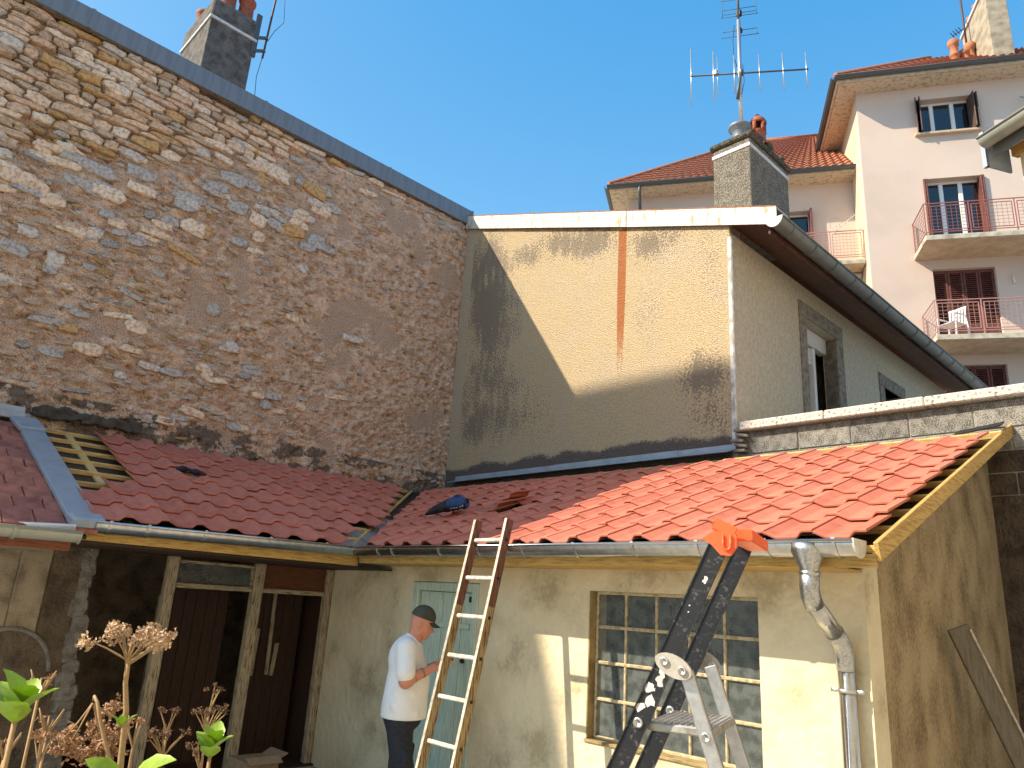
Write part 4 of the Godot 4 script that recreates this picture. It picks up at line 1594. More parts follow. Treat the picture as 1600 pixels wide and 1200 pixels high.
func build_pink_house() -> void:
	var fr := Transform3D(Basis(Vector3.UP, deg_to_rad(31.0)), Vector3.ZERO)
	var t := thing("apartment_house", "pink apartment house with red tile roofs, balconies and brown shutters", "apartment house", L(5, -H, 22), "", fr)
	var u0 := 4.37
	var u1 := 12.0
	# front wall of the taller block, cut for its openings
	var ops := [[5.90, 7.39, 13.42, 14.56], [5.88, 7.36, 9.66, 11.98], [5.87, 7.34, 6.96, 9.24], [5.87, 7.30, 4.2, 6.55]]
	var st := S()
	slab(st, L(u0, -H, 20.3), L(5.87, 15.0, 20.0))
	slab(st, L(7.40, -H, 20.3), L(u1, 15.0, 20.0))
	var ylast := 15.0
	for o in ops:
		slab(st, L(5.87, o[3], 20.3), L(7.40, ylast, 20.0))
		if o[0] > 5.871: slab(st, L(5.87, o[2], 20.3), L(o[0], o[3], 20.0))
		if o[1] < 7.399: slab(st, L(o[1], o[2], 20.3), L(7.40, o[3], 20.0))
		ylast = o[2]
	slab(st, L(5.87, -H, 20.3), L(7.40, ylast, 20.0))
	part("front_wall", st, M.pink, t)
	st = S()
	slab(st, L(u0, -H, 29), L(u0 + .3, 15.0, 20.303))
	part("side_wall", st, M.cream, t)
	st = S()
	slab(st, L(u0 + .3, -H, 29), L(u1, 15.0, 28.7))
	slab(st, L(u1 - .3, -H, 28.7), L(u1, 15.0, 20.303))
	for yy in [4.1, 6.86, 9.56, 12.3, 14.98]: slab(st, L(u0 + .3, yy - .1, 28.7), L(u1 - .3, yy, 20.305))
	slab(st, L(u0 + .3, -H, 22.2), L(u1 - .3, 15.0, 22.0))
	part("inner_walls", st, M.core, t)
	# eaves: soffit boards, gutter, roof
	var ov := .61
	st = S()
	slab(st, L(u0 - ov + .06, 14.97, 20.0 + 9), L(u0, 15.02, 20.0 - ov + .06))
	slab(st, L(u0, 14.97, 20.0), L(u1 + .3, 15.02, 20.0 - ov + .06))
	var sof := part("soffit", st, M.soffit, t)
	for k in 7:
		st = S()
		var uu := u0 - ov + .07 + k * .078
		slab(st, L(uu, 14.955, 28.9), L(uu + .07, 14.969, 19.46 + k * .078))
		part("soffit_board", st, M.soffit, sof)
	st = S()
	slab(st, L(u0 - ov, 14.98, 29), L(u0 - ov + .05, 15.14, 20.0 - ov))
	slab(st, L(u0 - ov + .05, 14.98, 20.0 - ov + .05), L(u1 + .3, 15.14, 20.0 - ov))
	part("fascia", st, M.soffit, t)
	var go := L(u0 - ov - .06, 15.13, 20.0 - ov - .06)
	part("gutter", gutter_shape(go, L(u1 + .3, 15.13, 20.0 - ov - .06), .085, Vector3(0, 0, 1)), M.gutter_far, t)
	part("gutter", gutter_shape(go, L(u0 - ov - .06, 15.13, 27.0), .085, Vector3.LEFT), M.gutter_far, t)
	var tp := .86
	var e0 := L(u0 - ov, 15.16, 20.0 - ov)
	var e1 := L(u1 + .3, 15.16, 20.0 - ov)
	var dp := 3.6
	var r0 := L(u0 - ov + dp, 15.16 + dp * tp, 20.0 - ov + dp)
	var r1 := L(u1 + .3, 15.16 + dp * tp, 20.0 - ov + dp)
	var o := part("roof", far_tiles([e0, e1, r1, r0], 34, 13), M.tile_far, t)
	var b0 := L(u0 - ov, 15.16, 29)
	o = part("roof", far_tiles([b0, e0, r0, L(u0 - ov + dp, 15.16 + dp * tp, 29)], 34, 13), M.tile_far, t)
	st = S(true)
	tube(st, [e0 + Vector3(0, .08, 0), r0 + Vector3(0, .08, 0)], .09, 6)
	part("hip_tiles", st, M.tile_far, t)
	# chimney of the taller block
	st = S()
	slab(st, L(8.12, 15.0, 22.2), L(8.66, 18.3, 20.2), .01)
	var ch := part("chimney", st, M.chim_pale, t)
	st = S()
	slab(st, L(8.07, 18.3, 22.26), L(8.71, 18.4, 20.14), .01)
	part("cap", st, M.white_band, ch)
	st = S()
	slab(st, L(8.03, 15.3, 22.3), L(8.75, 15.85, 20.13), .02)
	part("flashing", st, M.zinc_blue, ch)
	for q in 4:
		st = S(true)
		lathe(st, [[.12, 0], [.12, .06], [.1, .08], [.09, .4], [.12, .42], [.12, .5], [0, .5]], 10, L(8.35, 18.4, 20.5 + q * .5))
		part("chimney_pot", st, M.clay_light, ch)
	for q in [[7.42, 16.55, 21.0, 1.0], [7.72, 16.6, 21.1, .62], [7.98, 16.6, 21.35, 1.05]]:
		st = S(true)
		var s: float = q[3]
		lathe(st, [[.17, 0], [.17, .08], [.13, .1], [.12, .42 * s], [.15, .44 * s], [.15, .5 * s], [.12, .54 * s], [.11, .78 * s], [.15, .82 * s], [.16, 1.0 * s], [.12, 1.0 * s], [0, .9 * s]], 12, L(q[0], q[1] - .3, q[2]))
		part("chimney_pot", st, M.clay_light, t)
	st = S()
	slab(st, L(7.22, 15.9, 21.6), L(8.1, 16.28, 20.85), .02)
	part("pot_base", st, M.clay, t)
	# openings
	var win := pink_window(t, 5.90, 7.39, 13.42, 14.56, 20.0, [5.92, 6.35, 6.88, 7.37])
	st = S()
	for k in 6: slab(st, L(6.93 + k * .065, 13.52, 20.36 + (k % 2) * .02), L(6.985 + k * .065, 14.48, 20.34 + (k % 2) * .02), .008)
	part("curtain", st, M.curtain, win)
	st = S()
	slab(st, L(5.80, 13.34, 20.06), L(7.47, 13.42, 19.88), .015)
	part("sill", st, M.slab_under, win)
	for q in [[5.90, -.35], [7.39, .25]]:
		for k in 2:
			st = S()
			box(st, L(q[0] + (.03 if q[1] < 0 else -.03) + k * (.06 if q[1] < 0 else -.06), 13.99, 20.02 - k * .02), Vector3(.03, 1.12, .42), Basis(Vector3.UP, q[1] * (1.0 - k * .6)), .008)
			part("shutter", st, M.shutter_brown, t)
	win = pink_window(t, 5.88, 7.36, 9.66, 11.98, 20.0, [5.90, 6.36, 6.84, 7.34])
	st = S()
	for k in 5: slab(st, L(6.92 + k * .07, 9.8, 20.36 + (k % 2) * .02), L(6.98 + k * .07, 11.9, 20.34 + (k % 2) * .02), .008)
	part("curtain", st, M.curtain, win)
	for q in [[5.90, 1.0], [7.34, -1.0]]:
		for k in 2:
			st = S()
			slab(st, L(q[0] + q[1] * k * .05 - .018, 9.68, 20.26), L(q[0] + q[1] * k * .05 + .018, 11.96, 19.93), .006)
			part("shutter", st, M.shutter, t)
	louver(t, 5.88, 7.33, 6.97, 9.23, 20.12, M.shutter)
	louver(t, 5.88, 7.29, 4.21, 6.54, 20.12, M.shutter)
	balcony(t, 5.456, 9.6, 9.66, 20.0, 1.17, M.rail)
	balcony(t, 5.456, 9.6, 6.96, 20.0, 1.17, M.rail_pale)
	st = S(true)
	tube(st, [L(7.70, 9.0, 19.96), L(7.71, 8.72, 19.94)], [.012, .03], 8)
	part("wall_hook", st, M.pvc, t)
	st = S()
	bar(st, L(8.50, 14.3, 19.95), L(8.62, 14.05, 19.7), .02, .02)
	bar(st, L(8.62, 14.05, 19.7), L(8.8, 14.02, 19.7), .02, .02)
	part("wall_bracket", st, M.gutter_far, t)
	# lower wing on the left
	var wv := 21.4
	var lu := -2.32
	st = S()
	var wo := [[-1.10, .40, 10.0, 12.13], [2.45, 3.16, 9.86, 12.05]]
	slab(st, L(lu, -H, wv + .3), L(-1.10, 12.95, wv))
	slab(st, L(.40, -H, wv + .3), L(2.45, 12.95, wv))
	slab(st, L(3.16, -H, wv + .3), L(u0 - .003, 12.95, wv))
	for q in wo:
		slab(st, L(q[0], q[3], wv + .3), L(q[1], 12.95, wv))
		slab(st, L(q[0], -H, wv + .3), L(q[1], q[2], wv))
	slab(st, L(lu, -H, 28), L(lu + .3, 12.95, wv + .303))
	part("wing_wall", st, M.pink, t)
	st = S()
	slab(st, L(lu + .3, 9.5, wv + .75), L(u0 - .01, 12.9, wv + .7))
	part("inner_walls", st, M.core, t)
	st = S()
	slab(st, L(lu - ov + .05, 12.92, wv), L(u0 - .003, 12.97, wv - ov + .05))
	slab(st, L(lu - ov + .05, 12.92, 28), L(lu, 12.97, wv + .003))
	part("soffit", st, M.soffit, t)
	st = S()
	slab(st, L(lu - ov, 12.93, wv - ov + .05), L(u0 - .003, 13.07, wv - ov))
	slab(st, L(lu - ov, 12.93, 28), L(lu - ov + .05, 13.07, wv - ov + .053))
	part("fascia", st, M.soffit, t)
	go = L(lu - ov - .06, 13.05, wv - ov - .06)
	var gm := part("gutter", gutter_shape(go, L(u0 - .01, 13.05, wv - ov - .06), .085, Vector3(0, 0, 1)), M.gutter_far, t)
	part("gutter", gutter_shape(go, L(lu - ov - .06, 13.05, 28), .085, Vector3.LEFT), M.gutter_far, t)
	st = S(true)
	tube(st, [L(-1.96, 13.0, wv - ov - .06), L(-1.96, 12.75, wv - ov - .04), L(-1.98, 12.3, wv - .1), L(-1.98, 8.0, wv - .08)], .05, 8)
	part("downpipe", st, M.gutter_far, gm)
	tp = .92
	dp = 4.6
	e0 = L(lu - ov, 13.08, wv - ov)
	e1 = L(u0 - .003, 13.08, wv - ov)
	r0 = L(lu - ov + dp, 13.08 + dp * tp, wv - ov + dp)
	r1 = L(u0 - .003, 13.08 + dp * tp, wv - ov + dp)
	part("roof", far_tiles([e0, e1, r1, r0], 30, 16), M.tile_far, t)
	part("roof", far_tiles([L(lu - ov, 13.08, 30), e0, r0, L(lu - ov + dp, 13.08 + dp * tp, 30)], 30, 16), M.tile_far, t)
	st = S(true)
	tube(st, [e0 + Vector3(0, .08, 0), r0 + Vector3(0, .08, 0)], .09, 6)
	tube(st, [r0 + Vector3(0, .06, 0), r1 + Vector3(0, .06, 0)], .10, 6)
	part("hip_tiles", st, M.tile_far, t)
	pink_window(t, 2.45, 3.16, 9.86, 12.05, wv, [2.47, 3.14])
	st = S()
	slab(st, L(3.10, 9.88, wv + .26), L(3.155, 12.03, wv - .2), .006)
	part("shutter", st, M.shutter, t)
	st = S()
	slab(st, L(-1.08, 10.0, wv + .16), L(.38, 12.12, wv + .12))
	part("shutter", st, M.chim_pale, t)
	balcony(t, 1.7, u0 - .02, 9.86, wv, 1.0, M.rail_pale, false)
	st = S()
	bar(st, L(3.3, 9.58, wv - .2), L(4.34, 9.58, wv - .2), .5, .06, Vector3(0, .3, 1))
	part("folded_awning", st, M.curtain, t)
	# white plastic chair on the balcony
	var c := thing("plastic_chair", "white plastic armchair on the pale red balcony by closed shutters", "chair", L(5.98, 6.96, 19.35), "", fr)
	var cb := L(5.98, 6.965, 19.35)
	var ry := Basis(Vector3.UP, -.9)
	st = S()
	box(st, cb + Vector3(0, .42, 0), Vector3(.46, .03, .44), ry, .012)
	part("seat", st, M.plastic_white, c)
	st = S()
	for k in 6: box(st, cb + ry * Vector3(-.2 + k * .08, .66, -.23), Vector3(.055, .46, .02), ry * Basis(Vector3.RIGHT, -.15), .008)
	box(st, cb + ry * Vector3(0, .89, -.26), Vector3(.48, .06, .025), ry, .01)
	part("backrest", st, M.plastic_white, c)
	for sx in [-1, 1]:
		st = S()
		bar(st, cb + ry * Vector3(.25 * sx, .64, -.2), cb + ry * Vector3(.25 * sx, .63, .22), .05, .025, ry.x, .008)
		part("armrest", st, M.plastic_white, c)
		for sz in [-1, 1]:
			st = S()
			bar(st, cb + ry * Vector3(.26 * sx, 0, .25 * sz), cb + ry * Vector3(.24 * sx, .63, .2 * sz), .045, .03, ry.x, .008)
			part("leg", st, M.plastic_white, c)

# ================================================================ cream house at the right edge
func build_cream_house() -> void:
	var a := deg_to_rad(-28.0)
	var fr := Transform3D(Basis(Vector3.UP, a), V(-1.64, 5.6, -9.16))
	# local x runs along the eave, local z towards the court
	var t := thing("cream_house", "cream house corner with grey gutter and timber eaves beyond the block wall", "house", Vector3(1.6, -5.6 - H, -.4), "", fr)
	var st := S()
	slab(st, Vector3(.09, -5.6 - H, -3.2), Vector3(3.2, .02, -.34))
	part("wall", st, M.cream, t)
	st = S()
	slab(st, Vector3(.0, .02, -.42), Vector3(3.2, .06, -.07))
	slab(st, Vector3(.02, -.09, -.40), Vector3(3.2, .02, -.30))
	part("eave_timber", st, M.pine_x, t)
	st = S()
	slab(st, Vector3(.0, -.14, -.075), Vector3(3.2, .10, -.05))
	part("fascia", st, M.gutter_old, t)
	part("gutter", gutter_shape(Vector3(-.02, .06, .06), Vector3(3.2, .06, .06), .105, Vector3(0, 0, 1), .013), M.gutter_green, t)
	st = S()
	slab(st, Vector3(-.07, -.26, -.36), Vector3(-.045, .22, .02))
	slab(st, Vector3(-.10, -.26, -.02), Vector3(-.045, .22, .025))
	part("verge_flashing", st, M.zinc_blue, t)
	st = S()
	prism(st, [Vector2(-.02, .10), Vector2(-2.6, 1.25), Vector2(-2.6, 1.33), Vector2(-.02, .18)], Vector3(-.06, 0, 0), Vector3(0, 0, 1), Vector3.UP, Vector3(3.3, 0, 0))
	part("roof", st, M.tile_far, t)

# ================================================================ aerials
func build_antennas() -> void:
	# mast on the middle chimney
	var t := thing("tv_antenna", "tall silver mast with vertical-rod aerial on the grey roughcast chimney", "antenna", V(-4.25, 6.5, -8.1))
	var st := S(true)
	tube(st, [V(-4.265, 6.45, -8.1), V(-4.25, 8.32, -8.1)], .028, 10)
	part("mast", st, M.alu, t)
	st = S(true)
	tube(st, [V(-4.25, 8.28, -8.1), V(-4.25, 9.4, -8.1)], .018, 8)
	part("mast", st, M.gutter_far, t)
	# boom of the lower aerial runs level, away to the right
	var b0 := V(-4.794, 7.39, -7.696)
	var b1 := V(-3.509, 7.39, -8.63)
	st = S(true)
	tube(st, [b0, b1], .012, 6)
	part("boom", st, M.gutter_far, t)
	var fs := [0.0, .195, .23, .375, .59, .79, .985]
	var up := [.47, .40, .30, .31, .30, .30, .29]
	var dn := [.50, .44, .34, .33, .31, .30, .30]
	for k in 7:
		var p: Vector3 = b0.lerp(b1, fs[k])
		st = S(true)
		tube(st, [p - Vector3(0, dn[k], 0), p + Vector3(0, up[k], 0)], .0085 if k != 2 else .006, 6)
		part("rod", st, M.alu, t)
		st = S()
		box(st, p, Vector3(.03, .03, .03), Basis(), .006)
		part("rod_clamp", st, M.gutter_far, t)
	st = S()
	box(st, b0.lerp(b1, .21) + Vector3(0, .03, 0), Vector3(.07, .08, .05), Basis(), .008)
	part("junction_box", st, M.alu_dull, t)
	st = S()
	box(st, V(-4.25, 7.40, -8.1), Vector3(.08, .09, .07), Basis(), .01)
	part("clamp", st, M.gutter_far, t)
	st = S(true)
	tube(st, [V(-4.23, 7.38, -8.07), V(-4.255, 7.1, -8.04), V(-4.28, 6.95, -8.05)], .02, 6)
	part("brace", st, M.gutter_far, t)
	st = S(true)
	tube(st, [V(-4.31, 8.25, -8.08), V(-4.34, 8.0, -8.08), V(-4.33, 7.7, -8.08), V(-4.28, 7.5, -8.07)], .005, 5)
	tube(st, [V(-4.20, 7.5, -8.08), V(-4.18, 7.2, -8.07), V(-4.22, 7.0, -8.06)], .005, 5)
	part("cable", st, M.iron, t)
	# upper aerial: two reflector grids
	var dv := Vector3(.86, 0, -.5).normalized()
	for half in [[[8.06, .26], [8.16, .24]], [[8.42, .26], [8.47, .22], [8.55, .24], [8.72, .25]]]:
		st = S(true)
		for q in half:
			var c := V(-4.25, q[0], -8.13)
			tube(st, [c - dv * q[1], c + dv * q[1]], .005, 5)
		var ya: float = half[0][0]
		var yb: float = half[half.size() - 1][0]
		tube(st, [V(-4.25, ya, -8.13) + dv * .235, V(-4.25, yb, -8.13) + dv * .235], .004, 5)
		if half.size() > 2: tube(st, [V(-4.25, ya, -8.13) - dv * .235, V(-4.25, yb, -8.13) - dv * .235], .004, 5)
		part("reflector_grid", st, M.gutter_far, t)
	st = S()
	box(st, V(-4.25, 8.45, -8.12), Vector3(.07, .10, .06), Basis(), .01)
	box(st, V(-4.25, 8.14, -8.12), Vector3(.07, .08, .06), Basis(), .01)
	part("dipole_box", st, M.iron, t)
	# mast on the left chimney
	t = thing("antenna_mast", "thin dark leaning aerial mast bracketed to the chimney behind the rubble wall", "antenna", V(-11.976, 9.600, -4.200))
	st = S(true)
	tube(st, [V(-11.940, 9.576, -4.320), V(-11.916, 12.240, -4.392)], .02, 8)
	part("mast", st, M.brown_board, t)
	st = S()
	bar(st, V(-12.000, 9.960, -4.128), V(-11.916, 10.032, -4.344), .05, .04)
	bar(st, V(-12.000, 9.660, -4.128), V(-11.928, 9.744, -4.344), .05, .04)
	slab(st, V(-12.030, 9.540, -4.200), V(-11.982, 10.500, -4.104), .006)
	part("bracket", st, M.gutter_far, t)
	st = S(true)
	tube(st, [V(-11.904, 11.160, -4.512), V(-11.904, 10.560, -4.584), V(-11.916, 10.260, -4.440), V(-11.916, 9.960, -4.344)], .006, 5)
	tube(st, [V(-11.928, 9.660, -4.320), V(-11.928, 9.120, -4.272), V(-11.940, 8.640, -4.320), V(-11.940, 8.340, -4.344)], .006, 5)
	part("cable", st, M.iron, t)
	# small aerial on the far apartment roof
	t = thing("roof_aerial", "thin aerial mast beside clay pots on the pink house roof", "antenna", L(7.95, 16.6, 21.5), "", Transform3D(Basis(Vector3.UP, deg_to_rad(31.0)), Vector3.ZERO))
	st = S(true)
	tube(st, [L(7.96, 16.5, 21.5), L(7.96, 20.2, 21.5)], .03, 6)
	part("mast", st, M.brown_board, t)
	st = S()
	bar(st, L(7.5, 17.62, 21.2), L(7.95, 18.1, 21.5), .02, .02)
	for k in 4: bar(st, L(7.56 + k * .1, 17.6 + k * .11, 21.24 + k * .06), L(7.46 + k * .1, 17.78 + k * .11, 21.24 + k * .06), .016, .016)
	part("dipoles", st, M.iron, t)
	t = thing("balcony_aerial", "small grey rake-shaped aerial above the wing balcony of the pink house", "antenna", L(3.6, 10.7, 20.5), "", Transform3D(Basis(Vector3.UP, deg_to_rad(31.0)), Vector3.ZERO))
	st = S()
	bar(st, L(3.62, 10.80, 20.42), L(4.15, 11.15, 20.2), .018, .018)
	for k in 7: bar(st, L(3.68 + k * .07, 10.78 + k * .048, 20.4 - k * .03), L(3.66 + k * .07, 10.93 + k * .048, 20.4 - k * .03), .012, .012)
	bar(st, L(3.5, 10.9, 20.42), L(3.5, 11.2, 20.42), .012, .012)
	bar(st, L(3.5, 11.2, 20.42), L(3.75, 11.2, 20.42), .012, .012)
	bar(st, L(3.62, 10.80, 20.42), L(3.62, 10.70, 20.42), .02, .02)
	part("boom", st, M.alu_dull, t)

# ================================================================ things left on the roof
func build_roof_items() -> void:
	var sf := main_slope()
	var t := thing("tool_pouch", "black and blue nylon tool pouch lying on the shaded red tiles", "tool pouch", V(-6.42, .97, -5.28))
	# lumpy bag: black tapering end, blue body
	var dv := (V(-6.20, 1.0, -5.36) - V(-6.62, .90, -5.10)).normalized()
	var up := sf.basis.y
	var mk := func(a: float, b: float, r0: float, r1: float, r2: float, seed_: int) -> SurfaceTool:
		var st := S(true)
		var r := RandomNumberGenerator.new()
		r.seed = seed_
		var side := dv.cross(up).normalized()
		var prev := []
		for i in 9:
			var f := i / 8.0
			var rr := lerpf(lerpf(r0, r1, f), lerpf(r1, r2, f), f)
			var c: Vector3 = V(-6.62, .885, -5.10) + dv * lerpf(a, b, f) + up * (rr * .62 + .012)
			var ring := []
			for k in 10:
				var an := TAU * k / 10
				ring.append(c + (side * cos(an) * 1.15 + up * sin(an) * .62) * rr * r.randf_range(.86, 1.12))
			if i > 0:
				for k in 10:
					quad(st, prev[k], prev[(k + 1) % 10], ring[(k + 1) % 10], ring[k])
			else:
				face(st, ring, -dv)
			prev = ring
		face(st, prev, dv)
		return st
	part("tapered_end", mk.call(0.0, .30, .022, .10, .115, 1), M.nylon_black, t)
	part("body", mk.call(.29, .50, .112, .15, .09, 2), M.nylon_blue, t)
	part("flap", mk.call(.27, .40, .06, .175, .05, 3), M.nylon_black, t)
	var st := S(true)
	var side := dv.cross(up).normalized()
	var c0: Vector3 = V(-6.62, .885, -5.10) + dv * .36 + up * .11
	tube(st, [c0, c0 + up * .06 + dv * .02, c0 + up * .065 + dv * .06, c0 + dv * .09 + up * .01], .013, 6)
	part("handle", st, M.nylon_blue, t)
	st = S()
	var tx := TextMesh.new()
	tx.text = "BOSCH"
	tx.font_size = 20
	tx.pixel_size = .0022
	tx.depth = .003
	var tm := inst("lettering", tx, M.plastic_white, t, Transform3D(Basis(dv, up.cross(dv) * -1.0, up).orthonormalized() * Basis(Vector3.RIGHT, .2), c0 + dv * .04 - up * .045 - side * .0))
	tm.transform = Transform3D(Basis(dv, (up + (-side) * .5).normalized(), dv.cross((up + (-side) * .5).normalized())).orthonormalized(), c0 + dv * .05 - up * .04 + (side if side.z > 0 else -side) * .118 - bases[t])
	# spare tile resting askew on the others, and the gap it leaves
	t = thing("loose_tile", "loose red roof tile resting askew over a gap in the roof", "roof tile", V(-5.75, 1.15, -5.75))
	var tf := sf * Transform3D(Basis(Vector3.UP, .30) * Basis(Vector3.BACK, .12) * Basis(Vector3.RIGHT, -.10), Vector3(-5.90, .10, -1.32))
	inst("tile_body", roman, M.tile[1], t, tf)
	t = thing("loose_tile", "second loose red tile leaning under the askew one on the roof", "roof tile", V(-5.6, 1.15, -5.75))
	tf = sf * Transform3D(Basis(Vector3.UP, .12) * Basis(Vector3.BACK, .05) * Basis(Vector3.RIGHT, -.06), Vector3(-5.98, .048, -1.22))
	inst("tile_body", roman, M.tile[2], t, tf)
	# dark work gloves on the wing roof
	var wf := wing_slope()
	t = thing("work_gloves", "pair of crumpled dark work gloves lying on the wing tiles", "gloves", V(-8.42, 1.23, -3.07))
	for q in [[3.00, 1.88, .2], [3.13, 1.83, -.5]]:
		st = S(true)
		var g: Transform3D = wf * Transform3D(Basis(Vector3.UP, q[2]), Vector3(q[0], .06, -q[1]))
		tube(st, [g * Vector3(-.06, .012, 0), g * Vector3(0, .022, .005), g * Vector3(.05, .018, 0)], [.022, .036, .028], 8)
		for k in 4:
			var zz := -.03 + k * .02
			tube(st, [g * Vector3(.045, .016, zz), g * Vector3(.09, .02, zz * 1.3), g * Vector3(.115, .008 + .01 * (k % 2), zz * 1.4)], [.011, .011, .008], 6)
		tube(st, [g * Vector3(-.01, .015, -.03), g * Vector3(.02, .018, -.065), g * Vector3(.05, .01, -.075)], [.012, .011, .008], 6)
		part("glove", st, M.nylon_black, t)

# ================================================================ wooden ladder against the gutter
func build_ladder() -> void:
	var t := thing("ladder", "worn wooden ladder with pale rungs leaning against the lean-to gutter", "ladder", V(-4.44, -H, -3.61))
	var at := func(x: float, y: float) -> Vector3: return V(x, y, -4.118 + (.646 - y) * .212)
	var nrm := Vector3(0, .207, .978)
	for x in [-4.632, -4.262]:
		var st := S()
		bar(st, at.call(x, -H), at.call(x, -.02), .030, .078, Vector3.RIGHT, .005)
		var r := part("rail", st, M.ladder_wood, t)
		st = S()
		bar(st, at.call(x, -.022), at.call(x, .655), .0305, .0785, Vector3.RIGHT, .006)
		part("painted_rail_end", st, M.ladder_red, r)
		st = S()
		bar(st, at.call(x, -H) + nrm * .0396, at.call(x, .65) + nrm * .0396, .026, .002, Vector3.RIGHT)
		part("sunlit_edge", st, M.ladder_edge, r)  # paler strip: sunlight on the rail front put into the colour
	for y in [.488, .189, -.103, -.393, -.684, -.988, -1.28, -1.57]:
		var st := S()
		var a: Vector3 = at.call(-4.617, y)
		var b: Vector3 = at.call(-4.277, y)
		bar(st, a, b, .034, .030, nrm, .006)
		part("rung", st, M.rung, t)
		st = S()
		slab(st, at.call(-4.262, y) + Vector3(.0145, -.012, -.012), at.call(-4.262, y) + Vector3(.0175, .012, .012))
		part("rung_end", st, M.iron, t)

# ================================================================ step ladder in the foreground
func build_stepladder() -> void:
	var t := thing("step_ladder", "black paint-splashed step ladder with aluminium legs and orange top tray", "step ladder", V(-1.2, -H, -1.95))
	var p0 := Vector3(-1.180, H, -1.807)
	var c := Vector3(.941, 0, -.337)
	var l := Vector3(-.337, 0, -.941)
	var at := func(x: float, y: float, w: float) -> Vector3: return p0 + c * x + l * w + Vector3(0, y, 0)
	# black stiles: slope .467 in x per metre, slightly closing towards the top
	var stile := func(y: float) -> float: return -.163 + (y + .395) * .467
	for w in [0.0, .345]:
		var st := S()
		bar(st, at.call(stile.call(-H + .01), -H + .01, w), at.call(stile.call(.215), .215, w), .050, .018, c, .004)
		var s := part("stile", st, M.black_paint, t)
		st = S()
		for e in [-.0265, .0265]:
			bar(st, at.call(stile.call(-H + .02) + e, -H + .02, w - .0105), at.call(stile.call(.213) + e, .213, w - .0105), .004, .005, c)
		part("flange", st, M.black_paint, s)
		for y in [-.28, -.50, -.78, -1.06]:
			st = S(true)
			lathe(st, [[0, .002], [.006, .002], [.007, .006], [.013, .006], [.014, 0.0]], 12, at.call(stile.call(y), y, w - .009), Basis(c, -l, Vector3.UP))
			part("rivet", st, M.bolt, s)
		st = S()
		box(st, at.call(stile.call(-H + .03), -H + .025, w), Vector3(.08, .05, .035), Basis(c, Vector3.UP, -l), .01)
		part("foot", st, M.iron, s)
	# paint splashes
	var r := RandomNumberGenerator.new()
	r.seed = 5
	var near: Node = t.get_node("stile")
	for q in [[-.175, .018, 4], [-.235, .020, 3], [.10, .009, 2], [.02, .004, 2], [-.10, .004, 3], [-.21, .008, 3]]:
		var st := S()
		for k in q[2]:
			var y: float = q[0] + r.randf_range(-.022, .022)
			var x: float = stile.call(y) + r.randf_range(-.02, .012)
			var pts := []
			for j in 9:
				var a := TAU * j / 9
				var rr: float = q[1] * r.randf_range(.35, 1.0)
				pts.append(at.call(x + cos(a) * rr * .8, y + sin(a) * rr, -.0098 - k * .0004))
			face(st, pts, -l)
		part("paint_splash", st, M.white_splash, near)
	# aluminium back legs
	var leg := func(y: float) -> float: return .02 + (-.155 - y) * .336
	for w in [.012, .333]:
		var st := S()
		bar(st, at.call(leg.call(-.14), -.14, w), at.call(leg.call(-H + .01), -H + .01, w), .037, .022, c, .003)
		var s := part("back_leg", st, M.alu, t)
		st = S(true)
		lathe(st, [[0, .002], [.006, .002], [.007, .006], [.012, .006], [.013, 0.0]], 12, at.call(leg.call(-.296), -.296, w - .011), Basis(c, -l, Vector3.UP))
		part("rivet", st, M.bolt, s)
	for y in [-.9, -1.5]:
		var st := S()
		bar(st, at.call(leg.call(y), y, .02), at.call(leg.call(y), y, .325), .03, .006, Vector3.UP)
		part("cross_brace", st, M.alu, t)
	# hinge plates
	for w in [-.022, .366]:
		var st := S(true)
		var ax := Vector2(.048, -.020).normalized()
		var poly := []
		for k in 20:
			var a := TAU * k / 20
			var e := Vector2(cos(a) * .052, sin(a) * .028)
			poly.append(Vector2(-.012 + e.x * ax.x - e.y * ax.y, -.129 + e.x * ax.y + e.y * ax.x))
		st = S()
		prism(st, poly, p0 + l * w, c, Vector3.UP, l * .012)
		var hp := part("hinge_plate", st, M.joint_plastic, t)
		for q in [[-.036, -.119], [.012, -.139]]:
			st = S(true)
			lathe(st, [[0, .002], [.006, .002], [.007, .005], [.011, .005], [.012, -.002]], 12, at.call(q[0], q[1], w - .001), Basis(c, -l, Vector3.UP))
			part("hinge_bolt", st, M.bolt, hp)
	# platform and treads
	var st := S()
	var pc: Vector3 = at.call(-.005, -.288, .172)
	box(st, pc, Vector3(.18, .022, .31), Basis(c, Vector3.UP, -l), .004)
	var pf := part("platform", st, M.alu_dull, t)
	for k in 11:
		st = S()
		box(st, pc + c * (-.078 + k * .0156) + Vector3(0, .012, 0), Vector3(.007, .004, .30), Basis(c, Vector3.UP, -l), .0015)
		part("tread_rib", st, M.alu, pf)
	for y in [-.52, -.78, -1.04, -1.30, -1.56]:
		st = S()
		box(st, at.call(stile.call(y) + .01, y, .172), Vector3(.085, .025, .32), Basis(c, Vector3.UP, -l), .004)
		part("tread", st, M.alu_dull, t)
	# orange tool tray across the top
	st = S()
	var tilt := Basis(c, Vector3.UP, -l) * Basis(Vector3.BACK, -.46)
	var tc: Vector3 = at.call(.122, .226, .172)
	box(st, tc, Vector3(.066, .010, .37), tilt, .004)
	box(st, tc + tilt * Vector3(-.030, .011, 0), Vector3(.006, .022, .37), tilt, .003)
	box(st, tc + tilt * Vector3(.0, .014, .182), Vector3(.066, .030, .006), tilt, .003)
	box(st, tc + tilt * Vector3(.0, .014, -.182), Vector3(.066, .030, .006), tilt, .003)
	var tray := part("tool_tray", st, M.orange_plastic, t)
	st = S()
	var pl := []
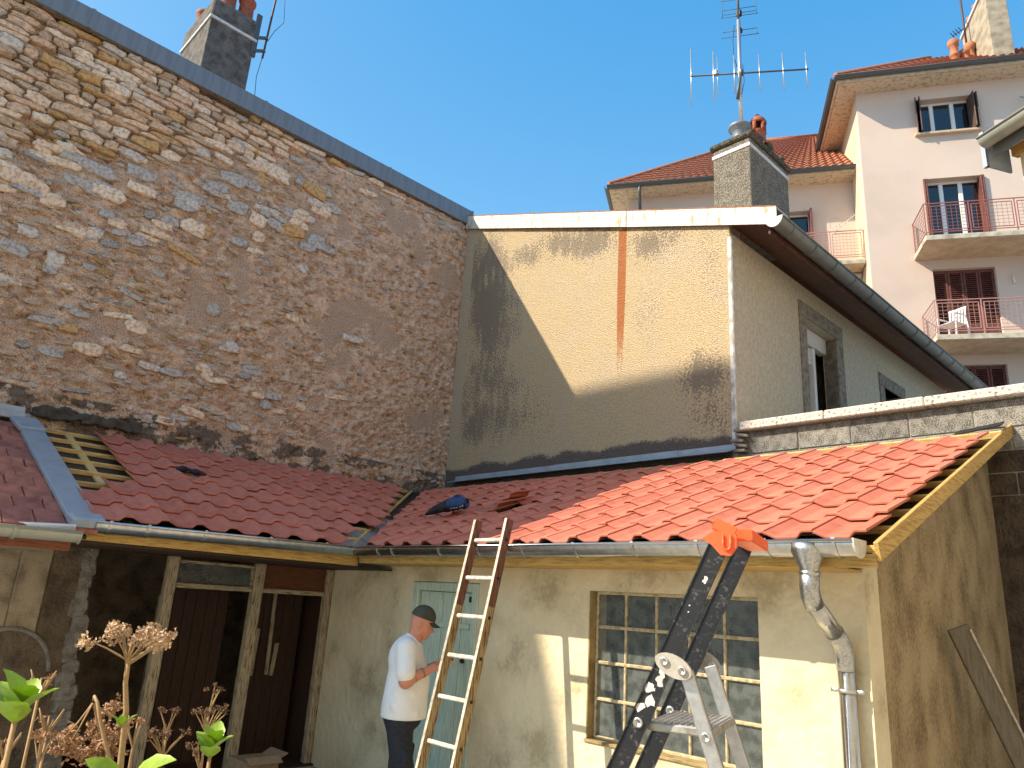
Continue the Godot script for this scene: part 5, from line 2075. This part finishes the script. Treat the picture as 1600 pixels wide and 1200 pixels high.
	for q in [[.03, .012], [.085, .012], [.092, .0], [.092, -.028], [.075, -.052], [.05, -.052], [.025, -.025], [.0, -.008]]: pl.append(Vector2(q[0] + .068, q[1] + .216))
	prism(st, pl, p0 + l * -.02, c, Vector3.UP, l * .02)
	part("side_bracket", st, M.orange_plastic, tray)
	st = S(true)
	var hook := []
	for k in 8:
		var a := PI * k / 7
		hook.append(at.call(.135 + cos(a) * .010, .190 - sin(a) * .012, -.024))
	hook.push_front(at.call(.145, .218, -.024)); hook.append(at.call(.125, .218, -.024))
	tube(st, hook, .0035, 6)
	part("hook", st, M.orange_plastic, tray)
	st = S()
	for w in [.03, .172, .31]:
		box(st, at.call(.175, .226, w), Vector3(.04, .030, .006), Basis(c, Vector3.UP, -l), .003)
	box(st, at.call(.195, .224, .172), Vector3(.006, .028, .31), Basis(c, Vector3.UP, -l), .003)
	box(st, at.call(.165, .209, .172), Vector3(.06, .006, .31), Basis(c, Vector3.UP, -l), .003)
	part("rear_holder", st, M.orange_plastic, tray)

# ================================================================ person: tapered capsules joined by a smooth minimum, meshed as surface nets
# bones: [a, b, ra, rb] ; ellipsoids: [centre, radii, basis]
func skin_nets(st: SurfaceTool, bones: Array, ells: Array, cell: float, k: float, cuts: Array = []) -> void:
	var lo := Vector3.ONE * 1e9
	var hi := -lo
	for b in bones:
		for e in [[b[0], b[2]], [b[1], b[3]]]:
			lo = lo.min(e[0] - Vector3.ONE * e[1]); hi = hi.max(e[0] + Vector3.ONE * e[1])
	for e in ells:
		var rr := maxf(e[1].x, maxf(e[1].y, e[1].z))
		lo = lo.min(e[0] - Vector3.ONE * rr); hi = hi.max(e[0] + Vector3.ONE * rr)
	lo -= Vector3.ONE * (cell * 3 + k * .5)
	hi += Vector3.ONE * (cell * 3 + k * .5)
	var nx := int((hi.x - lo.x) / cell) + 2
	var ny := int((hi.y - lo.y) / cell) + 2
	var nz := int((hi.z - lo.z) / cell) + 2
	var f := PackedFloat32Array()
	f.resize(nx * ny * nz)
	f.fill(1.0)
	var pad := k + cell * 2.5
	for pass_ in 2:
		var src: Array = bones if pass_ == 0 else ells
		for b in src:
			var bl: Vector3
			var bh: Vector3
			if pass_ == 0:
				bl = (b[0] - Vector3.ONE * b[2]).min(b[1] - Vector3.ONE * b[3])
				bh = (b[0] + Vector3.ONE * b[2]).max(b[1] + Vector3.ONE * b[3])
			else:
				var rr := maxf(b[1].x, maxf(b[1].y, b[1].z))
				bl = b[0] - Vector3.ONE * rr
				bh = b[0] + Vector3.ONE * rr
			var i0 := maxi(0, int((bl.x - pad - lo.x) / cell))
			var i1 := mini(nx - 1, int((bh.x + pad - lo.x) / cell) + 1)
			var j0 := maxi(0, int((bl.y - pad - lo.y) / cell))
			var j1 := mini(ny - 1, int((bh.y + pad - lo.y) / cell) + 1)
			var k0 := maxi(0, int((bl.z - pad - lo.z) / cell))
			var k1 := mini(nz - 1, int((bh.z + pad - lo.z) / cell) + 1)
			for kz in range(k0, k1 + 1):
				for jy in range(j0, j1 + 1):
					for ix in range(i0, i1 + 1):
						var p := lo + Vector3(ix, jy, kz) * cell
						var d := 0.0
						if pass_ == 0:
							var ab: Vector3 = b[1] - b[0]
							var tt := clampf((p - b[0]).dot(ab) / maxf(ab.length_squared(), 1e-9), 0, 1)
							d = p.distance_to(b[0] + ab * tt) - lerpf(b[2], b[3], tt)
						else:
							var q: Vector3 = b[2].transposed() * (p - b[0])
							q = q / b[1]
							d = (q.length() - 1.0) * minf(b[1].x, minf(b[1].y, b[1].z))
						var id := (kz * ny + jy) * nx + ix
						var g := f[id]
						var h := maxf(k - absf(g - d), 0.0) / k
						f[id] = minf(g, d) - h * h * k * .25
	# planes that cut the shape off: [point, outward normal]
	for cu in cuts:
		for kz in nz:
			for jy in ny:
				for ix in nx:
					var p := lo + Vector3(ix, jy, kz) * cell
					var id := (kz * ny + jy) * nx + ix
					f[id] = maxf(f[id], (p - cu[0]).dot(cu[1]))
	var vid := PackedInt32Array()
	vid.resize(nx * ny * nz)
	vid.fill(-1)
	var verts := PackedVector3Array()
	var off := [0, 1, nx, nx + 1, nx * ny, nx * ny + 1, nx * ny + nx, nx * ny + nx + 1]
	var cor := [Vector3(0, 0, 0), Vector3(1, 0, 0), Vector3(0, 1, 0), Vector3(1, 1, 0), Vector3(0, 0, 1), Vector3(1, 0, 1), Vector3(0, 1, 1), Vector3(1, 1, 1)]
	var edges := [[0, 1], [2, 3], [4, 5], [6, 7], [0, 2], [1, 3], [4, 6], [5, 7], [0, 4], [1, 5], [2, 6], [3, 7]]
	for kz in nz - 1:
		for jy in ny - 1:
			for ix in nx - 1:
				var id := (kz * ny + jy) * nx + ix
				var m := 0
				for q in 8:
					if f[id + off[q]] < 0.0: m += 1
				if m == 0 or m == 8: continue
				var s := Vector3.ZERO
				var c := 0
				for e in edges:
					var a := f[id + off[e[0]]]
					var b2 := f[id + off[e[1]]]
					if (a < 0.0) != (b2 < 0.0):
						s += cor[e[0]].lerp(cor[e[1]], a / (a - b2))
						c += 1
				vid[id] = verts.size()
				verts.append(lo + (Vector3(ix, jy, kz) + s / c) * cell)
	var stp := [1, nx, nx * ny]
	for kz in range(1, nz - 1):
		for jy in range(1, ny - 1):
			for ix in range(1, nx - 1):
				var id := (kz * ny + jy) * nx + ix
				for a in 3:
					var s0 := f[id] < 0.0
					if s0 == (f[id + stp[a]] < 0.0): continue
					var u: int = stp[(a + 1) % 3]
					var w: int = stp[(a + 2) % 3]
					var q0 := vid[id]
					var q1 := vid[id - u]
					var q2 := vid[id - u - w]
					var q3 := vid[id - w]
					if q0 < 0 or q1 < 0 or q2 < 0 or q3 < 0: continue
					if s0: quad(st, verts[q0], verts[q1], verts[q2], verts[q3])
					else: quad(st, verts[q0], verts[q3], verts[q2], verts[q1])

func build_person() -> void:
	# local frame: x = the way he faces, z = his right side (towards the court), feet at y = 0
	var fr := Transform3D(Basis(Vector3.UP, deg_to_rad(46.45)), Vector3(-5.29, 0, -4.035))
	var t := thing("person", "person in white t-shirt, dark trousers and cap looking down by the green door", "person", Vector3.ZERO, "", fr)
	var e0 := Basis()
	var hd := Basis(Vector3.BACK, -.30)
	var hc := Vector3(.085, 1.615, 0)
	# ---- body in one surface
	var st := S(true)
	var bones := []
	for s: float in [-1.0, 1.0]:
		bones.append([Vector3(-.02, .90, .10 * s), Vector3(.02 + .02 * s, .50, .11 * s), .095, .062])
		bones.append([Vector3(.02 + .02 * s, .50, .11 * s), Vector3(-.03 + .02 * s, .09, .115 * s), .060, .042])
		bones.append([Vector3(-.04 + .02 * s, .05, .115 * s), Vector3(.14 + .02 * s, .035, .13 * s), .045, .035])
		bones.append([Vector3(-.01, 1.40, .17 * s), Vector3(.02, 1.16, .245 * s), .058, .048])
		bones.append([Vector3(.02, 1.165, .245 * s), Vector3(.235, 1.275, .12 * s + .02), .047, .032])
	bones.append([Vector3(.015, 1.43, 0), Vector3(.06, 1.55, 0), .066, .062])
	var ells := [[Vector3(0, .98, 0), Vector3(.15, .16, .175), e0], [Vector3(.01, 1.14, 0), Vector3(.155, .2, .17), e0], [Vector3(-.02, 1.33, 0), Vector3(.125, .17, .19), e0], [Vector3(hc.x, hc.y + .02, 0), Vector3(.092, .11, .074), hd]]
	skin_nets(st, bones, ells, .014, .05)
	# head and face on a finer grid
	var hb := []
	hb.append([hc + hd * Vector3(.088, -.010, 0), hc + hd * Vector3(.108, -.038, 0), .009, .014])
	hb.append([hc + hd * Vector3(.106, -.042, -.012), hc + hd * Vector3(.106, -.042, .012), .009, .009])
	hb.append([hc + hd * Vector3(.085, -.072, -.018), hc + hd * Vector3(.085, -.072, .018), .010, .010])
	hb.append([hc + hd * Vector3(.083, -.086, -.015), hc + hd * Vector3(.083, -.086, .015), .010, .010])
	hb.append([hc + hd * Vector3(.070, -.108, -.012), hc + hd * Vector3(.070, -.108, .012), .020, .020])
	hb.append([hc + hd * Vector3(.02, -.085, -.055), hc + hd * Vector3(.065, -.105, -.012), .020, .018])
	hb.append([hc + hd * Vector3(.02, -.085, .055), hc + hd * Vector3(.065, -.105, .012), .020, .018])
	hb.append([hc + hd * Vector3(.075, .016, -.04), hc + hd * Vector3(.075, .016, .04), .014, .014])
	hb.append([hc + hd * Vector3(-.02, -.06, 0), Vector3(.03, 1.47, 0), .062, .064])
	var he := [[hc + hd * Vector3(.0, .02, 0), Vector3(.096, .112, .076), hd], [hc + hd * Vector3(.035, -.045, 0), Vector3(.062, .075, .062), hd]]
	for s: float in [-1.0, 1.0]:
		he.append([hc + hd * Vector3(-.008, -.018, .079 * s), Vector3(.022, .036, .013), hd * Basis(Vector3.UP, .4 * s)])
	skin_nets(st, hb, he, .0055, .016)
	# hands: palm, four fingers and thumb curled round the phone
	for s: float in [-1.0, 1.0]:
		var w := Vector3(.235, 1.275, .12 * s + .02)
		var d := Vector3(.95, .12, -.30 * s).normalized()
		var up := Vector3(0, 1, 0)
		var sd := d.cross(up).normalized()
		var fb := [[w, w + d * .045, .027, .024]]
		var pe := [[w + d * .05, Vector3(.045, .018, .038), Basis(d, sd.cross(d), sd).orthonormalized()]]
		var ln := [.072, .080, .075, .060]
		for q in 4:
			var o := w + d * .085 + sd * (-.030 + q * .020)
			var l: float = ln[q]
			var p1 := o + (d * .9 + up * .25).normalized() * l * .5
			var p2 := p1 + (d * .45 + up * .9).normalized() * l * .35
			var p3 := p2 + (-d * .35 + up * .9).normalized() * l * .25
			fb.append([o, p1, .0095, .0088]); fb.append([p1, p2, .0088, .008]); fb.append([p2, p3, .008, .007])
		var to := w + d * .02 - sd * .030 * s + up * .012
		var t1 := to + (d * .5 + up * .75 - sd * .35 * s).normalized() * .036
		var t2 := t1 + (d * .85 + up * .35 + sd * .1 * s).normalized() * .032
		fb.append([to, t1, .012, .0105]); fb.append([t1, t2, .0105, .0085])
		skin_nets(st, fb, pe, .0045, .008)
	part("body", st, M.skin, t)
	# ---- clothes
	st = S(true)
	var sb := [[Vector3(.005, 1.425, 0), Vector3(.02, 1.47, 0), .095, .072]]
	for s: float in [-1.0, 1.0]:
		sb.append([Vector3(-.01, 1.405, .155 * s), Vector3(.012, 1.225, .245 * s), .082, .080])
		sb.append([Vector3(-.02, 1.43, .05 * s), Vector3(-.01, 1.405, .17 * s), .072, .072])
	var se := [[Vector3(.005, .96, 0), Vector3(.178, .26, .20), e0], [Vector3(.015, 1.13, 0), Vector3(.178, .24, .195), e0], [Vector3(-.02, 1.32, 0), Vector3(.148, .18, .205), e0], [Vector3(.0, .80, 0), Vector3(.186, .62, .215), e0]]
	# folds over the back and belly
	for q in [[.02, .99, .195], [-.02, .93, .20], [.05, 1.10, .178], [.0, 1.05, .19], [.08, .95, .165]]:
		sb.append([Vector3(q[0] - .05, q[1] + .035, q[2]), Vector3(q[0] + .05, q[1] - .035, q[2]), .016, .010])
	skin_nets(st, sb, se, .011, .03, [[Vector3(0, .862, 0), Vector3.DOWN]])
	part("t_shirt", st, M.shirt, t)
	st = S(true)
	var tb := []
	for s: float in [-1.0, 1.0]:
		tb.append([Vector3(-.02, .84, .085 * s), Vector3(.02 + .02 * s, .50, .11 * s), .108, .088])
		tb.append([Vector3(.02 + .02 * s, .50, .11 * s), Vector3(-.02 + .02 * s, .10, .115 * s), .088, .078])
		tb.append([Vector3(.07, .62, .20 * s), Vector3(.06, .50, .20 * s), .03, .03])
	skin_nets(st, tb, [[Vector3(-.005, .90, 0), Vector3(.168, .16, .188), e0]], .013, .04, [[Vector3(0, .985, 0), Vector3.UP], [Vector3(0, .07, 0), Vector3.DOWN]])
	part("trousers", st, M.trousers, t)
	for s: float in [-1.0, 1.0]:
		st = S(true)
		skin_nets(st, [[Vector3(-.05 + .02 * s, .055, .115 * s), Vector3(.15 + .02 * s, .042, .13 * s), .055, .042]], [], .01, .02, [[Vector3(0, .004, 0), Vector3.DOWN]])
		part("shoe", st, M.nylon_black, t)
	# cap with a bent peak
	st = S(true)
	var cc := hc + hd * Vector3(-.004, .045, 0)
	skin_nets(st, [], [[cc, Vector3(.107, .098, .088), hd]], .006, .01, [[cc - hd * Vector3(0, .012, 0), hd * Vector3(0, -1, 0)]])
	var cap := part("cap", st, M.cap, t)
	st = S()
	var rows := []
	for i in 7:
		var f := i / 6.0
		var row := []
		for j in 9:
			var g := -1.0 + j / 4.0
			var reach := .088 + f * .078 * (1.0 - g * g * .35)
			row.append(cc + hd * Vector3(reach * sqrt(1.0 - g * g * .35), -.008 - f * .022 - g * g * .018, g * .072))
		rows.append(row)
	for i in 6:
		for j in 8:
			quad(st, rows[i][j], rows[i][j + 1], rows[i + 1][j + 1], rows[i + 1][j])
			var dn := hd * Vector3(0, -.005, 0)
			quad(st, rows[i][j] + dn, rows[i + 1][j] + dn, rows[i + 1][j + 1] + dn, rows[i][j + 1] + dn)
	part("peak", st, M.cap, cap)
	st = S(true)
	for s: float in [-1.0, 1.0]:
		tube(st, [hc + hd * Vector3(.082, .002, .030 * s), hc + hd * Vector3(.083, .002, .034 * s)], .007, 8)
	part("eyes", st, M.dark_in, t)
	# tattoo bands on the near forearm
	st = S(true)
	for q in [.25, .55]:
		var a := Vector3(.02, 1.165, .245).lerp(Vector3(.235, 1.275, .14), q)
		var b := Vector3(.02, 1.165, .245).lerp(Vector3(.235, 1.275, .14), q + .06)
		tube(st, [a, b], [lerpf(.047, .032, q) + .0015, lerpf(.047, .032, q + .06) + .0012], 14, false)
	part("tattoo", st, mat(lin(.30, .135, .10), .6), t)
	# the thing in his hands
	var ph := thing("phone", "small dark phone held in the hands of the person in white", "phone", Vector3(.335, 1.315, .02), "", fr)
	st = S()
	box(st, Vector3(.345, 1.318, .02), Vector3(.07, .010, .145), Basis(Vector3.BACK, .6), .004)
	part("case", st, M.iron, ph)

# ================================================================ board, boxes and pots
func build_small_things() -> void:
	var t := thing("leaning_board", "long grey-brown board leaning against the stained side wall", "board", V(-1.55, -H, -6.6))
	var top := V(-1.68, .045, -6.06)
	var foot := V(-1.12, -H, -6.52)
	var st := S()
	bar(st, foot, top, .15, .03, Vector3(.72, 0, -.69), .004)
	part("plank", st, M.plank, t)
	st = S()
	bar(st, foot + Vector3(.06, 0, -.045), top + Vector3(.06, -.01, -.045), .014, .04, Vector3(.72, 0, -.69), .003)
	part("batten", st, M.ladder_edge, t)
	t = thing("cardboard_box", "open cardboard box on the ground before the peeling shed post", "box", V(-7.25, -H, -3.75))
	st = S()
	slab(st, V(-7.40, -H + .004, -3.95), V(-7.05, -1.55, -3.60), .004)
	part("carton", st, M.card, t)
	st = S()
	box(st, V(-7.22, -1.53, -3.98), Vector3(.34, .006, .12), Basis(Vector3.RIGHT, .5))
	box(st, V(-7.02, -1.54, -3.78), Vector3(.10, .006, .34), Basis(Vector3.BACK, -.5))
	part("flap", st, M.card, t)
	t = thing("white_tub", "round white plastic tub among the dry hydrangea stems", "tub", V(-1.98, -H, -.62))
	st = S(true)
	lathe(st, [[0, 0], [.10, 0], [.145, 1.32], [.150, 1.33], [.150, 1.35], [.14, 1.35], [.13, 1.30], [0, 1.28]], 24, V(-1.98, -H, -.62))
	part("drum", st, M.plastic_grey, t)
	t = thing("glass_jar", "clear jar standing among stems near the torn pier", "jar", V(-1.75, -H, -.36))
	st = S(true)
	lathe(st, [[0, 0], [.06, 0], [.06, 1.38], [.045, 1.44], [.045, 1.47], [.04, 1.47], [.04, 1.44], [.055, 1.37], [.055, .02], [0, .02]], 16, V(-1.80, -H, -.33))
	var gm := mat(Color(.8, .85, .88), .05)
	gm.transparency = BaseMaterial3D.TRANSPARENCY_ALPHA
	gm.albedo_color.a = .3
	part("vessel", st, gm, t)

# ================================================================ hydrangea in the foreground
func leaf_shape(st: SurfaceTool, o: Vector3, d: Vector3, up: Vector3, len_: float, wid: float, r: RandomNumberGenerator) -> void:
	var side := d.cross(up).normalized()
	up = side.cross(d).normalized()
	var n := 7
	var prev := []
	for i in n + 1:
		var f := float(i) / n
		var w := wid * pow(sin(PI * pow(f, .75)), .8) * (1.0 + (.06 if i % 2 == 0 else -.05))
		if i == n: w = .0005
		var c := o + d * len_ * f + up * (sin(f * 2.2) * len_ * .14)
		var row := [c - side * w + up * w * .35, c, c + side * w + up * w * .35]
		if i > 0:
			for k in 2:
				quad(st, prev[k], prev[k + 1], row[k + 1], row[k])
		prev = row

# a dry flower head: dome of crumpled florets on short stalks
func dry_head(t: Node3D, c: Vector3, up: Vector3, size: Vector2, n: int, fl: float, m: Material, r: RandomNumberGenerator, neck: Vector3, every := 9) -> void:
	var st := S()
	var stalks := S(true)
	var x := up.cross(Vector3(.3, .2, 1)).normalized()
	var z := x.cross(up)
	# florets sit in uneven tufts
	var tufts := []
	for k in maxi(5, n / 22):
		var a := r.randf() * TAU
		var rr := sqrt(r.randf())
		tufts.append(c + (x * cos(a) + z * sin(a)) * rr * size.x + up * (size.y * (1.0 - rr * rr) * r.randf_range(.35, 1.0) - size.y * .3 + r.randf_range(-.15, .15) * size.y))
	for k in n:
		var tc: Vector3 = tufts[k % tufts.size()]
		var p := tc + Vector3(r.randfn(0, 1), r.randfn(0, .8), r.randfn(0, 1)) * size.x * .12
		var nn := ((p - neck).normalized() + Vector3(r.randfn(0, .5), r.randfn(0, .5), r.randfn(0, .5))).normalized()
		var s1 := nn.cross(Vector3(r.randf() - .5, r.randf() - .5, r.randf() - .5)).normalized()
		var s2 := nn.cross(s1)
		for q in 4:
			var b := s1 * cos(q * PI * .5) + s2 * sin(q * PI * .5)
			var b2 := s1 * cos(q * PI * .5 + .9) + s2 * sin(q * PI * .5 + .9)
			var l := fl * r.randf_range(.6, 1.15)
			var tip := p + (b + b2) * l * .5 + nn * l * r.randf_range(-.15, .75)
			tri(st, p, p + b * l * .75 + nn * l * r.randf_range(0, .4), tip)
			tri(st, p, tip, p + b2 * l * .75 + nn * l * r.randf_range(0, .4))
		if k % every == 0:
			var midp := neck.lerp(p, .55) + up * size.y * .05
			tube(stalks, [neck, midp, p], [.0022, .0016, .001], 4, false)
	part("florets", st, m, t).set_meta("kind", "stuff")
	part("stalks", stalks, M.stem, t)

func build_plants() -> void:
	var r := RandomNumberGenerator.new()
	r.seed = 77
	var g := "hydrangea stems in the foreground"
	# tall dry head that stands clear against the dark shed
	var t := thing("dry_hydrangea", "tall dry hydrangea with broad tan head and green shoots on its stem", "plant", V(-1.54, -H, -.55), g)
	var st := S(true)
	tube(st, [V(-1.535, -H + .1, -.56), V(-1.545, -.6, -.55), V(-1.547, -.33, -.549), V(-1.554, -.231, -.542), V(-1.562, -.185, -.534), V(-1.564, -.149, -.532)], [.008, .007, .006, .0052, .0046, .0046], 8)
	for q in [[-.035, .045, .006], [.045, .04, -.03], [.004, .04, .0]]:
		tube(st, [V(-1.564, -.150, -.532), V(-1.564 + q[0] * .7, -.150 + q[1] * .8, -.532 + q[2]), V(-1.564 + q[0] * 1.3, -.150 + q[1] * 1.25, -.532 + q[2])], [.005, .0035, .002], 6)
	part("stem", st, M.stem, t)
	dry_head(t, V(-1.566, -.103, -.530), Vector3(.05, 1, .05).normalized(), Vector2(.074, .05), 300, .010, M.dry_pale, r, V(-1.564, -.145, -.532), 24)
	st = S(true)
	for k in 4:
		var a := k * 1.6 + .4
		leaf_shape(st, V(-1.556, -.262, -.54), Vector3(cos(a), .75, sin(a)).normalized(), Vector3.UP, .036, .009, r)
	part("shoot", st, M.leaf, t)
	st = S(true)
	leaf_shape(st, V(-1.50, -.345, -.53), Vector3(-.3, .35, .5).normalized(), Vector3(.4, .9, .3), .07, .023, r)
	leaf_shape(st, V(-1.495, -.350, -.545), Vector3(.72, .42, -.55).normalized(), Vector3(.2, .9, .4), .105, .030, r)
	leaf_shape(st, V(-1.49, -.37, -.54), Vector3(.2, .25, .6).normalized(), Vector3(.4, .9, .3), .07, .023, r)
	part("leaf", st, M.leaf, t)
	# drooping head
	t = thing("dry_hydrangea", "drooping brown hydrangea head on a bent pale stem", "plant", V(-1.72, -H, -.60), g)
	st = S(true)
	tube(st, [V(-1.62, -H + .1, -.60), V(-1.64, -.45, -.585), V(-1.665, -.33, -.565), V(-1.69, -.265, -.543), V(-1.70, -.235, -.535), V(-1.715, -.226, -.532), V(-1.725, -.235, -.535)], [.0055, .005, .0045, .004, .0035, .003, .0025], 8)
	part("stem", st, M.stem, t)
	dry_head(t, V(-1.765, -.31, -.55), Vector3(-.35, -.75, -.1).normalized(), Vector2(.072, .095), 480, .0115, M.dry, r, V(-1.725, -.24, -.535), 60)
	# dark seed heads
	for q in [[[-1.697, -.300, -.682], .046, "low dark hydrangea seed head in two tiers beside the leafy shoot"], [[-1.738, -.268, -.785], .042, "dark hydrangea seed head standing over bright green leaves"], [[-1.640, -.268, -.598], .022, "small wiry seed head between the tall stem and the two-tier one"], [[-1.54, -.262, -.411], .03, "reddish wiry seed head on a forked twig by the torn pier"]]:
		t = thing("dry_hydrangea", q[2], "plant", V(q[0][0], -H, q[0][2]), g)
		var c := V(q[0][0], q[0][1], q[0][2])
		st = S(true)
		tube(st, [c + Vector3(.03, -1.3, 0), c + Vector3(.012, -.2, 0), c + Vector3(0, -.06, 0), c + Vector3(0, .0, 0)], [.004, .0035, .0026, .0016], 6)
		part("stem", st, M.stem, t)
		dry_head(t, c, Vector3.UP, Vector2(q[1], q[1] * .55), int(1900 * q[1]), .006, M.dry_dark if q[1] > .035 else M.dry, r, c - Vector3(0, .045, 0))
		if q[1] > .04:
			dry_head(t, c + Vector3(0, .045, 0), Vector3.UP, Vector2(q[1] * .5, q[1] * .45), 34, .006, M.dry_dark, r, c)
			dry_head(t, c + Vector3(.01, -.07, .01), Vector3.UP, Vector2(q[1] * .8, q[1] * .6), 60, .006, M.dry_dark, r, c - Vector3(0, .12, 0))
	# green leafy shoots
	for q in [[[-1.640, -.335, -.757], 7, .075, "bright green hydrangea shoot below the dark seed head"], [[-1.47, -.222, -.345], 7, .09, "large green hydrangea shoot on a brown stem before the arched pier"]]:
		t = thing("hydrangea_shoot", q[3], "plant", V(q[0][0], -H, q[0][2]), g)
		var c := V(q[0][0], q[0][1], q[0][2])
		st = S(true)
		tube(st, [c + Vector3(.02, -1.3, 0), c + Vector3(.01, -.2, 0), c], [.006, .005, .004], 6)
		part("stem", st, M.stem, t)
		for k in q[1]:
			var a: float = k * 2.4 + .5
			st = S(true)
			leaf_shape(st, c + Vector3(0, -.01 + .004 * k, 0), Vector3(cos(a), .45 + .12 * k, sin(a)).normalized(), Vector3.UP, q[2] * r.randf_range(.75, 1.1) * (1.0 - .05 * k), q[2] * .27, r)
			part("leaf", st, M.leaf, t)
	# bare twigs
	for q in [[-1.555, -.205, -.392, "forked dry twig with split top beside the green shoot", .0], [-1.60, -.275, -.43, "thin reddish twig with small withered buds", .02], [-1.72, -.33, -.40, "short curled dry stalk low at the edge of the bed", -.01]]:
		t = thing("dry_twig", q[3], "plant", V(q[0], -H, q[2]), g)
		var c := V(q[0], q[1], q[2])
		st = S(true)
		tube(st, [c + Vector3(.015, -1.3, 0), c + Vector3(.006 + q[4], -.15, 0), c], [.004, .0032, .0025], 6)
		for k in 6:
			var a := k * 1.1
			var e := Vector3(cos(a) * .022, .03 + .008 * (k % 3), sin(a) * .022)
			tube(st, [c, c + e * .6, c + e], [.0028, .002, .0012], 5)
		part("stem", st, M.stem, t)
		dry_head(t, c + Vector3(0, .028, 0), Vector3.UP, Vector2(.022, .012), 14, .005, M.dry, r, c)
